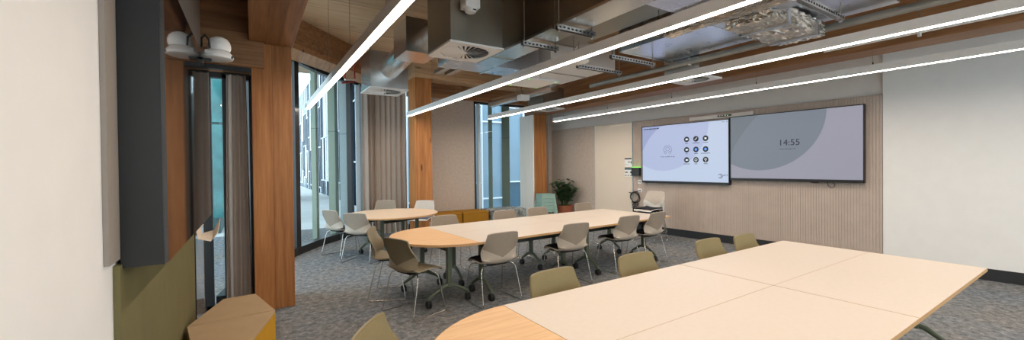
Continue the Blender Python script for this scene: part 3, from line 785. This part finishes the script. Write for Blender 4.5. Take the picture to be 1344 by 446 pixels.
# ------------------------------------------------------------------ curtains
def curtain(path, z0, z1, folds, amp, name, label, flare=0.0):
    P = [Vector((*p, 0)) for p in path]; L = [0]
    for i in range(1, len(P)): L.append(L[-1]+(P[i]-P[i-1]).length)
    nu, nv = folds*10, 26; g = []
    for j in range(nv+1):
        v = j/nv; row = []
        for i in range(nu+1):
            u = i/nu; sdist = u*L[-1]
            k = max(a for a in range(len(L)-1) if L[a] <= sdist+1e-9); f = (sdist-L[k])/(L[k+1]-L[k])
            p = P[k].lerp(P[k+1], f); t = (P[k+1]-P[k]).normalized(); nn = Vector((-t.y, t.x, 0))
            ph = 2*PI*folds*u + .5*math.sin(3.1*u+1.3*v)
            a = amp*(.75+.35*math.sin(5*u+2))*(1-.25*v)
            squeeze = t*((u-.5)*flare*(v))
            q = p + squeeze*-1 + nn*(a*math.sin(ph)+.25*a*math.sin(2*ph+1))
            row.append((q.x, q.y, z0+(z1-z0)*v))
        g.append(row)
    t = empty(name, (0, 0, 0), 0, label, 'curtain')
    obj('drape', MB().sheet(g, .004), m_curtain, t, True, sharp=80)
    tr = MB(); tr.tube([(p[0], p[1], z1+.012) for p in path], .012, 8); obj('track', tr, m_black, t)
curtain([(-.245, 5.16), (-.02, 5.18)], .02, 2.485, 3, .045, 'curtain', 'dark taupe curtain behind the ottomans at the left wall', .06)
curtain([(2.0, 8.98), (2.25, 9.12), (2.60, 9.10), (2.92, 8.95)], .02, 3.24, 9, .055, 'curtain', 'tall taupe curtain gathered beside the orange column', 0)

# ------------------------------------------------------------------ soft seats, stools, plant
def hexstool(pts, h, label, tops, sides, foot=True):
    cx = sum(p[0] for p in pts)/len(pts); cy = sum(p[1] for p in pts)/len(pts)
    t = empty('ottoman', (cx, cy, 0), 0, label, 'ottoman', 'front ottomans'); q = [(x-cx, y-cy) for x, y in pts]
    ins = [(x*.985, y*.985) for x, y in q]
    n = len(q); mb = MB(); mb.add([(x, y, .03) for x, y in q]+[(x, y, h-.018) for x, y in q], [tuple(range(n))]+[(i, (i+1) % n, n+(i+1) % n, n+i) for i in range(n)]+[tuple(range(n, 2*n))])
    obj('base_cover', mb, sides, t)
    mb = MB(); lay = [(q, h-.018), (q, h-.008), (ins, h)]
    vs = [(x, y, z) for p, z in lay for x, y in p]; fs = [(k*n+i, k*n+(i+1) % n, (k+1)*n+(i+1) % n, (k+1)*n+i) for k in range(2) for i in range(n)]
    mb.add(vs, fs+[tuple(range(2*n, 3*n)), tuple(range(n))]); obj('top_cushion', mb, tops, t)
    fe = MB()
    for x, y in q: fe.lathe([(.022, 0), (.022, .031)], (x*.85, y*.85, 0), 12)
    obj('feet', fe, m_black, t)
A_, B_, C_, D_ = (-.385, 3.44), (-.215, 4.0), (.005, 4.02), (.125, 3.475)
E_, F_ = (-.03, 2.93), (-.30, 2.90)
hexstool([A_, D_, C_, B_], .45, 'tan-topped mustard ottoman half, the rear one against the left wall', m_taupe, m_mustard)
hexstool([(A_[0], A_[1]-.018), (F_[0], F_[1]-.018), (E_[0], E_[1]-.018), (D_[0], D_[1]-.018)], .45, 'tan-topped mustard ottoman half, the front one at the bottom left corner', m_taupe, m_mustard)
def cube_ottoman(x0, x1, y0, y1, h, mat, top, label):
    t = empty('ottoman', ((x0+x1)/2, (y0+y1)/2, 0), 0, label, 'ottoman', 'ottomans along the far wall'); w, d = x1-x0, y1-y0
    obj('base_cover', MB().rbox((0, 0, (h-.04)/2+.012), (w, d, h-.065), .025, 3), mat, t, True)
    obj('top_cushion', MB().rbox((0, 0, h-.025), (w, d, .05), .018, 3), top, t, True)
    obj('feet', MB().lathe([(.02, 0), (.02, .02)], (-w*.4, -d*.4, 0), 10).lathe([(.02, 0), (.02, .02)], (w*.4, -d*.4, 0), 10).lathe([(.02, 0), (.02, .02)], (-w*.4, d*.4, 0), 10).lathe([(.02, 0), (.02, .02)], (w*.4, d*.4, 0), 10), m_black, t)
cube_ottoman(3.36, 3.97, 8.28, 8.88, .45, m_ochre, m_ochre, 'mustard cube ottoman nearest the timber column by the far wall')
cube_ottoman(4.00, 4.66, 8.28, 8.88, .45, m_ochre, m_ochre, 'mustard cube ottoman beside the marbled pouf')
cube_ottoman(4.74, 5.68, 8.22, 8.85, .45, m_marble, m_marble, 'marbled grey pouf under the far window')
# stack of stools
def stool_proto(label):
    t = empty('stacking_stool', (0, 0, 0), 0, label, 'stool', 'stacked mint stools')
    obj('seat', MB().rbox((0, 0, .436), (.365, .365, .028), .010, 2), m_mint, t, True)
    for i in range(4):
        M = Matrix.Rotation(i*PI/2, 3, 'Z')
        def slab(pts, th):
            f = [M @ Vector(p) for p in pts]; bk = [M @ (Vector(p)+Vector((0, th, 0))) for p in pts]; n = len(pts)
            return MB().add(f+bk, [tuple(range(n)), tuple(range(2*n-1, n-1, -1))]+[(q, (q+1) % n, n+(q+1) % n, n+q) for q in range(n)])
        obj('skirt_panel', slab([(-.168, -.170, .425), (.168, -.170, .425), (.172, -.178, .362), (-.172, -.178, .362)], .010), m_mint, t)
        def ell(a, b, w): return [M @ Vector(p) for p in ((a, -a, b), (a, -a+w, b), (a-.012, -a+w, b), (a-.012, -a+.012, b), (a-w, -a+.012, b), (a-w, -a, b))]
        top, bot = ell(.174, .425, .05), ell(.226, 0, .05)
        obj('leg', MB().add(bot+top, [tuple(range(5, -1, -1)), tuple(range(6, 12))]+[(q, (q+1) % 6, 6+(q+1) % 6, 6+q) for q in range(6)]), m_mint, t)
    return t
st0 = None
for k, w in enumerate(['mint stool at the very bottom of the stack beside the plant', 'mint stool second from the bottom of the stack beside the plant', 'mint stool in the middle of the stack beside the plant', 'mint stool second from the top of the stack beside the plant', 'mint stool on top of the stack beside the plant']):
    t = stool_proto(w) if st0 is None else copy_tree(st0)
    if st0 is None: st0 = t
    t.location = (6.10, 7.98, k*.088); t.rotation_euler = (0, 0, math.radians(-12)); t['label'] = w
# plant
pt = empty('potted_plant', (6.80, 8.08, 0), 0, 'bushy green plant in a terracotta pot in the far corner', 'plant')
obj('pot', MB().lathe([(0, 0), (.155, 0), (.175, .03), (.215, .43), (.222, .435), (.222, .465), (.200, .467), (.196, .44), (0, .43)], n=40), m_terra, pt, True)
obj('soil', MB().lathe([(0, .442), (.197, .442), (.197, .448), (0, .452)], n=30), m_soil, pt)
random.seed(11)
stems = MB(); lv = MB()
for i in range(24):
    a = 2*PI*i/24+random.uniform(-.2, .2); lean = random.uniform(.08, .27) if i % 3 else random.uniform(.0, .12); hh = random.uniform(.36, .66)*(1.08-.55*lean)
    path = []
    for k in range(7):
        f = k/6; path.append(Vector((math.cos(a)*(.06+lean*f**1.4), math.sin(a)*(.06+lean*f**1.4), .44+hh*f)))
    stems.tube(path, [.008-.0008*k for k in range(7)], 6)
    for k in range(2, 7):
        for q in (0, 1, 2):
            p = path[k]; la = a+random.uniform(-1.6, 1.6)+q*2.1; L = random.uniform(.10, .15); wd = L*.34; el = random.uniform(.1, .9)
            d = Vector((math.cos(la)*math.cos(el), math.sin(la)*math.cos(el), math.sin(el))); sd = d.cross(Vector((0, 0, 1))).normalized(); up = sd.cross(d)
            if p.x+d.x*L > .32: continue
            g = []
            for r_ in range(6):
                f = r_/5; ww = wd*math.sin(PI*(.06+.92*f))**.8
                ctr = p+d*(L*f)-up*(.035*f*f)
                g.append([ctr-sd*ww+up*ww*.25, ctr, ctr+sd*ww+up*ww*.25])
            lv.sheet(g, .0015)
obj('stem', stems, m_stem, pt, True); obj('foliage', lv, m_leaf, pt, True)

# ------------------------------------------------------------------ air ducts and ceiling services
def supply_box(x0, x1, y0, y1, z0, z1, label, mat=None, rods=True):
    t = empty('supply_air_box', ((x0+x1)/2, (y0+y1)/2, z0), 0, label, 'air box', 'supply air boxes'); w, d = x1-x0, y1-y0
    obj('plenum', MB().mm(-w/2+.012, w/2-.012, -d/2+.012, d/2-.012, .02, z1-z0), mat or m_steel_dark, t)
    r = min(w, d)*.42
    sq = []; ci = []
    for i in range(64):
        a = 2*PI*i/64; ci.append((r*math.cos(a), r*math.sin(a))); k = 1/max(abs(math.cos(a)), abs(math.sin(a))); sq.append((w/2*k*math.cos(a), d/2*k*math.sin(a)))
    obj('diffuser_plate', MB().ring(sq, ci, 0, .02), m_white_metal, t)
    dp = obj('swirl_opening', MB().lathe([(0, .016), (r, .016), (r, .0195), (0, .0195)], (0, 0, 0), 48), m_grille, t)
    va = MB()
    for i in range(26):
        a = 2*PI*i/26; c, s = math.cos(a), math.sin(a)
        p0, p1 = Vector((c*r*.12, s*r*.12, 0)), Vector((c*r*.99, s*r*.99, 0)); tn = Vector((-s, c, 0))
        w0, w1 = r*.02, r*.082
        q = [p0-tn*w0, p1-tn*w1, p1+tn*w1*.55, p0+tn*w0*.55]; zz = (0.0005, .0005, .013, .006)
        a_ = [Vector((v.x, v.y, z)) for v, z in zip(q, zz)]
        va.add(a_+[v+Vector((0, 0, .0015)) for v in a_], [(0, 1, 2, 3), (4, 7, 6, 5), (0, 1, 5, 4), (1, 2, 6, 5), (2, 3, 7, 6), (3, 0, 4, 7)])
    va.lathe([(0, 0), (r*.12, 0), (r*.12, .006), (0, .006)], (0, 0, 0), 20)
    obj('swirl_vane', va, m_white_metal, t)
    if z1 < CZ-.05 and rods:
        for sx in (-1, 1): obj('hanging_rod', MB().tube([(sx*w*.35, 0, z1-z0), (sx*w*.35, 0, CZ-z0)], .006, 8), m_steel_dark, t)
    return t
supply_box(1.61, 2.215, 3.58, 4.20, 2.70, CZ-.005, 'big square air box nearest the camera, white swirl diffuser underneath')
supply_box(1.52, 2.13, 6.36, 6.98, 2.72, 3.30, 'square air box hanging in front of the grey curtain', m_steel)
supply_box(5.06, 5.60, 3.20, 3.77, 2.70, 3.10, 'air box with swirl diffuser above the lit screen', m_steel)
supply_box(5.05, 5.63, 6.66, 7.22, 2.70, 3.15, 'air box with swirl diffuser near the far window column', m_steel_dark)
sd = empty('smoke_detector', (1.79, 3.545, 2.98), 0, 'white smoke detector on a square base on the near air box', 'detector')
obj('base', MB().rbox((0, -.035, .09), (.155, .14, .11), .012, 2), m_white_metal, sd, True)
obj('head', MB().lathe([(0, 0), (.045, 0), (.055, .01), (.058, .022), (.066, .026), (.066, .036), (0, .036)], (0, -.045, 0), 32), m_white_metal, sd, True)
obj('sensor_slot', MB().mm(-.002, .032, -.108, -.098, .010, .018), m_ink, sd)
def duct(mb_list, name, label, mat, cat='duct', group=None, smooth=False):
    t = empty(name, (0, 0, 0), 0, label, cat, group)
    for nm_, mb, m in mb_list: obj(nm_, mb, m, t, smooth)
    return t
def rduct(p0, p1, r): return MB().tube([p0, p1], r, 32)
def collar(p, ax, r): return MB().lathe([(r, -.02), (r+.012, -.02), (r+.012, .02), (r, .02)], p, 32, ax)
duct([('elbow_box', MB().mm(1.63, 2.06, 4.93, 5.47, 2.95, 3.36), m_steel), ('flange', MB().mm(1.62, 2.07, 4.915, 4.93, 2.94, 3.37), m_steel)], 'duct_box', 'square silver duct box between the two round duct pieces', m_steel)
duct([('pipe', rduct((1.84, 5.48, 3.13), (1.84, 6.37, 3.05), .155), m_steel), ('collar', collar((1.84, 5.52, 3.13), 'Y', .155), m_steel)], 'round_duct', 'round silver duct entering the far air box', m_steel, smooth=True)
duct([('pipe', rduct((1.95, 4.21, 3.18), (1.95, 4.91, 3.18), .15), m_steel), ('collar', collar((1.95, 4.26, 3.18), 'Y', .15), m_steel)], 'round_duct', 'short round silver duct behind the near air box', m_steel, smooth=True)
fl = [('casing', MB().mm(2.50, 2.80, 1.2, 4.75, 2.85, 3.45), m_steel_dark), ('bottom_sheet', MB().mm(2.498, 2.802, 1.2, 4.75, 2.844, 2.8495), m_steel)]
for yy in (1.9, 3.1, 4.3): fl.append(('flange', MB().mm(2.485, 2.815, yy-.012, yy+.012, 2.835, 3.465), m_steel_dark))
fl.append(('seam_strip', MB().mm(2.49, 2.50, 1.2, 4.75, 2.844, 2.87), m_steel))
duct(fl, 'long_duct', 'long narrow rectangular duct running beside the near air box', m_steel)
duct([('casing', MB().mm(2.15, 3.55, 4.77, 5.20, 2.86, 3.25), m_steel_blue), ('flange', MB().mm(2.80, 2.825, 4.755, 5.215, 2.845, 3.265), m_steel)], 'cross_duct', 'short silver cross duct beyond the near air box', m_steel)
duct([('casing', MB().mm(2.815, 3.98, .6, 2.28, 2.86, 3.40), m_steel_blue), ('flange', MB().mm(3.20, 3.225, .585, 2.295, 2.848, 3.415), m_steel)], 'wide_duct', 'wide flat silver duct at the top, right of the long narrow duct', m_steel)
duct([('casing', MB().mm(4.02, 5.02, 1.2, 3.62, 2.96, 3.42), m_steel_blue), ('end_flange', MB().mm(4.0, 5.04, 3.62, 3.645, 2.945, 3.44), m_steel), ('flange', MB().mm(4.0, 5.04, 2.44, 2.465, 2.948, 3.44), m_steel)], 'wide_duct', 'broad bluish silver duct under the ceiling, above the third light bar', m_steel)
duct([('casing', MB().mm(3.60, 4.9, 4.55, 5.9, 3.02, 3.35), m_white_metal), ('flange', MB().mm(3.59, 4.91, 5.18, 5.21, 3.005, 3.36), m_steel)], 'pale_duct', 'pale insulated duct beyond the cable trays', m_steel)
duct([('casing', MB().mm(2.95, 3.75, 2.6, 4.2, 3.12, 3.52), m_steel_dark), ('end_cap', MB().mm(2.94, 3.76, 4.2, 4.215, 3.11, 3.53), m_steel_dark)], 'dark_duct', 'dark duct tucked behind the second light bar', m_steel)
# pipes along the room
def pipe(path, r, label, mat, clips, top=CZ):
    t = empty('pipe_run', (0, 0, 0), 0, label, 'pipe', 'ceiling pipes')
    obj('pipe', MB().tube(path, r, 16), mat, t, True)
    for p in clips:
        obj('clip', MB().mm(p[0]-.02, p[0]+.02, p[1]-.012, p[1]+.012, p[2]-.05, p[2]+.045), m_white_metal, t)
        obj('hanger', MB().tube([(p[0], p[1], p[2]), (p[0], p[1], top)], .005, 6), m_steel_dark, t)
pipe([(4.99, -1, 2.88), (4.99, 5.2, 2.88)], .038, 'grey pipe running above the third light bar', steel('pipe_steel', (.42, .43, .41), .45), [(4.99, 1.9, 2.88), (4.99, 2.15, 2.88), (4.99, 3.3, 2.88)], 2.958)
pipe([(5.62, -1, 2.80), (5.62, 2.0, 2.80)], .022, 'thin white conduit at the right edge under the brown beam', m_white_metal, [(5.62, 1.2, 2.80)])
pipe([(4.78, 5.95, 2.98), (4.78, 8.3, 2.98)], .10, 'round silver pipe heading to the far window', m_steel, [(4.78, 6.4, 2.98), (4.78, 7.2, 2.98)])
# slotted channel brackets
def channel(x0, x1, y, z, label, top=CZ):
    t = empty('slotted_channel', ((x0+x1)/2, y, z), 0, label, 'bracket', 'slotted steel channels'); w = x1-x0
    obj('channel', MB().mm(-w/2, w/2, -.022, -.018, -.03, .012).mm(-w/2, w/2, .018, .022, -.03, .012).mm(-w/2, w/2, -.022, .022, .012, .016), m_steel, t)
    for i in range(int(w/.05)): obj('slot', MB().mm(-w/2+.02+i*.05, -w/2+.045+i*.05, -.0232, -.0221, -.016, 0), m_grille, t)
    for s in (-1, 1):
        r = obj('threaded_rod', MB().tube([(s*(w/2-.03), 0, -.045), (s*(w/2-.03), 0, top-z)], .006, 8), m_steel_dark, t)
        obj('nut', MB().lathe([(0, -.048), (.014, -.048), (.014, -.032), (0, -.032)], (s*(w/2-.03), 0, 0), 6), m_steel, r)
channel(2.40, 2.88, 3.52, 2.80, 'slotted steel bracket under the long duct, farther one')
channel(2.40, 2.88, 2.95, 2.80, 'slotted steel bracket under the long duct, nearer one')
channel(3.62, 4.42, 3.43, 2.80, 'slotted steel channel below the broad bluish duct', 2.955)
channel(3.58, 4.40, 3.98, 2.80, 'slotted steel channel farther along, before the pale ceiling panels', 3.11)
channel(3.58, 4.55, 1.48, 2.82, 'slotted steel channel at the top right corner', 2.955)
for x, lab in ((2.42, 'left one of the two short steel channels by the near diffuser'), (2.60, 'right one of the two short steel channels by the near diffuser')):
    t = empty('cable_tray', (x, 5.55, 2.93), 0, lab, 'tray', 'short steel channels')
    obj('tray', MB().mm(-.05, .05, -.35, .35, 0, .004).mm(-.05, -.046, -.35, .35, 0, .05).mm(.046, .05, -.35, .35, 0, .05), m_steel, t)
    for yy in (-.25, .25): obj('hanging_rod', MB().tube([(0, yy, .004), (0, yy, CZ-2.93)], .005, 6), m_steel_dark, t)
# foil-wrapped duct
random.seed(5)
def crumple(x0, x1, y0, y1, z0, z1, nx, ny, amp):
    bm = bmesh.new(); bmesh.ops.create_cube(bm, size=1)
    bmesh.ops.subdivide_edges(bm, edges=bm.edges[:], cuts=nx, use_grid_fill=True)
    for v in bm.verts:
        c = v.co; q = Vector(((x0+x1)/2+c.x*(x1-x0), (y0+y1)/2+c.y*(y1-y0), (z0+z1)/2+c.z*(z1-z0)))
        v.co = q+Vector((random.uniform(-amp, amp), random.uniform(-amp, amp), random.uniform(-amp, amp)))
    bm.verts.index_update(); mb = MB().add([v.co.copy() for v in bm.verts], [[v.index for v in f.verts] for f in bm.faces]); bm.free(); return mb
ft = empty('foil_duct', (0, 0, 0), 0, 'crumpled foil-wrapped duct piece at the top right', 'duct')
obj('foil_wrap', crumple(3.86, 4.93, 1.75, 2.17, 2.79, 2.935, 17, 9, .012), m_foil, ft)
for xx in (4.15, 4.75): obj('tape_band', MB().mm(xx-.02, xx+.02, 1.735, 2.185, 2.772, 2.94), m_steel_blue, ft)
t = empty('foil_duct', (0, 0, 0), 0, 'foil insulation strip just beneath the second light bar, top right', 'duct')
obj('foil_wrap', crumple(3.50, 3.60, 1.50, 2.60, 2.78, 2.845, 15, 9, .006), m_foil, t)
# ceiling microphone panel
mp = empty('ceiling_panel', (3.49, 4.84, 2.70), 0, 'square white ceiling panel with tiny green corner lights', 'panel')
obj('panel_body', MB().rbox((0, 0, .02), (.54, .54, .035), .008, 2), m_white_metal, mp)
for sx in (-1, 1):
    for sy in (-1, 1): obj('corner_light', MB().lathe([(0, -.002), (.012, -.002), (.012, .003), (0, .003)], (sx*.235, sy*.235, 0), 12), m_led_green, mp)
for s in (-1, 1): obj('suspension_wire', MB().tube([(s*.2, 0, .035), (s*.12, 0, .14), (s*.12, 0, .158)], .002, 6), m_black, mp)
rs = empty('ceiling_speaker', (3.42, 3.86, 2.79), 0, 'round pale ceiling disc half hidden above the second light bar', 'speaker')
obj('disc', MB().lathe([(0, 0), (.16, 0), (.18, .01), (.18, .03), (0, .03)], (0, 0, 0), 40), m_white_metal, rs, True)
obj('rim', MB().lathe([(.18, .004), (.188, .008), (.188, .028), (.18, .03)], (0, 0, 0), 40), m_housing, rs, True)
obj('hanging_rod', MB().tube([(0, 0, .03), (0, 0, 3.115-2.79)], .005, 8), m_steel_dark, rs)
jb = empty('junction_box', (4.35, 6.35, 2.74), 0, 'small grey junction box hanging above the third light bar', 'box')
obj('box', MB().rbox((0, 0, .05), (.20, .14, .10), .008, 2), m_housing, jb)
obj('cable', MB().tube([(0, 0, .10), (-.04, .02, .22), (.03, 0, .34), (0, 0, .6), (0, 0, CZ-2.74)], .006, 8), m_black, jb, True)
wl = MB()
wl.tube([(3.62+.09*math.cos(2*PI*i/20), 2.75, 2.93+.09*math.sin(2*PI*i/20)) for i in range(20)], .004, 6, True)
wl.tube([(3.62, 2.75, 3.02), (3.62, 2.75, 3.30), (3.5, 2.75, CZ)], .004, 6)
tagset(obj('cable_loop', wl, m_steel_dark, None, True), 'small coil of wire hanging beside the second light bar', 'cable')
rp = empty('sprinkler_pipe', (0, 0, 0), 0, 'red sprinkler pipe under the angled window beam', 'pipe')
obj('pipe', MB().tube([(1.50, 7.35, 3.30), (1.50, 7.35, 2.98), (1.28, 7.25, 2.92)], .017, 12), m_red, rp, True)
obj('pipe', MB().tube([(1.30, 7.1, 3.30), (1.30, 7.1, 2.97)], .017, 12), m_red, rp, True)
obj('branch', MB().tube([(1.30, 7.1, 2.95), (1.52, 7.36, 3.02)], .014, 12), m_white_metal, rp, True)

# ------------------------------------------------------------------ outside the windows
m_terr = plain('pale_paving', (.48, .50, .50), .8, var=.06, sc=3)
m_fin = plain('white_fin', (.66, .70, .74), .5, var=.02)
m_navy = plain('navy_glass', (.010, .024, .042), .6, var=.3, sc=1.5, spec=0)
m_blue = plain('pale_blue_glass', (.055, .11, .16), .3, var=.12, sc=1.0, spec=.2)
m_sky_panel = plain('light_blue_panel', (.15, .235, .31), .25, var=.08, sc=1.0)
m_greenpost = plain('sage_green_steel', (.21, .27, .215), .5, var=.03)
m_greypost = plain('grey_steel_post', (.30, .36, .37), .5, var=.03)
m_teal = plain('teal_glass', (.035, .15, .155), .1, var=.3, sc=2)
tagset(obj('terrace', MB().mm(-12, 30, 5.4, 48, -.30, -.13), m_terr), kind='structure')
ob = empty('office_building', (0, 0, 0), 0, 'office building opposite the big window with white fins and navy glass', 'building')
BX, BY, BH = 3.3, 13.2, 8.0
obj('wall', MB().mm(BX+.4, 26, BY+.4, 47, -.13, BH), m_navy, ob)
random.seed(2)
k = 0; y = BY
while y < 44:
    pw = 1.15
    stag = random.choice((0, .5, 1.0, 1.5))
    wn = MB(); lt = MB(); fn = MB()
    z = -.13-2.2+stag
    while z < BH:
        a, b = max(z, -.13), min(z+2.6, BH)
        if b > a+.1:
            (lt if random.random() < .30 else wn).mm(BX+.374, BX+.39, y+.10, y+pw*.54, a, b)
            (wn if random.random() < .6 else lt).mm(BX+.368, BX+.39, y+pw*.60, y+pw, a, b)
            fn.mm(BX+.358, BX+.39, y, y+.09, a, b); fn.mm(BX+.37, BX+.39, y+pw*.54, y+pw*.60, a, b)
            fn.mm(BX+.35, BX+.39, y, y+pw, b-.07, b)
        z += 2.6
    obj('fin', fn, m_fin, ob)
    if wn.v: obj('window', wn, m_navy, ob)
    if lt.v: obj('light_panel', lt, m_sky_panel, ob)
    y += pw; k += 1
x = BX+.1
while x < 15:
    pw = .95; stag = random.choice((0, .6, 1.2)); fn = MB(); a_ = MB(); b_ = MB(); z = -2.6+stag
    while z < BH:
        a, b = max(z, -.13), min(z+2.9, BH)
        if b > a+.1:
            (a_ if random.random() < .5 else b_).mm(x+.05, x+pw, BY+.2, BY+.38, a, b)
            fn.mm(x, x+.05, BY+.1, BY+.38, a, b).mm(x, x+pw, BY+.12, BY+.38, b-.05, b)
        z += 2.9
    obj('fin', fn, m_fin, ob)
    if a_.v: obj('window', a_, m_blue, ob)
    if b_.v: obj('light_panel', b_, m_sky_panel, ob)
    x += pw
def grid_building(name, x0, x1, y, h, wallm, winm, pw, ph, gap, label):
    t = empty(name, ((x0+x1)/2, y, -.13), 0, label, 'building')
    obj('wall', MB().mm(-(x1-x0)/2, (x1-x0)/2, .06, 5, 0, h), wallm, t)
    x = x0
    while x < x1-.2:
        w_ = MB(); z = .4
        while z < h-.3: w_.mm(x+gap-(x0+x1)/2, x+pw-(x0+x1)/2, .02, .07, z, min(z+ph-gap, h-.05)); z += ph
        obj('window', w_, winm, t); x += pw
grid_building('white_building', -1.4, 1.3, 22, 16, m_fin, plain('pale_window', (.45, .52, .56), .2), .9, 1.0, .25, 'distant white building seen past the edge of the left curtain')
grid_building('teal_building', -9, -.70, 12.5, 12, plain('dark_teal_wall', (.03, .08, .085), .4), m_teal, .6, 2.4, .06, 'teal glass building seen through the gap left of the curtain')
for p, sz, m, lab in (((1.06, 9.02), .10, m_greenpost, 'sage green post just outside the big window, leftmost one'), ((1.50, 9.62), .155, m_greenpost, 'sage green post just outside the big window, middle one'), ((1.86, 10.3), .18, m_greypost, 'grey-green post outside the big window, nearest the curtain'),
                      ((5.61, 9.85), .11, m_greenpost, 'slim sage green post outside the far window, left one'), ((6.12, 9.85), .22, m_greenpost, 'sage green post outside the far window, right one')):
    t = empty('outdoor_post', (*p, -.13), math.radians(-33), lab, 'post', 'posts outside the windows')
    obj('post', MB().rbox((0, 0, 3.2), (sz, sz, 6.4), .008, 1), m, t)
    obj('base_plate', MB().rbox((0, 0, .012), (sz+.08, sz+.08, .024), .004, 1), m, t)
    obj('joint_ring', MB().mm(-sz/2-.001, sz/2+.001, -sz/2-.001, sz/2+.001, 2.42, 2.428), m_black, t)
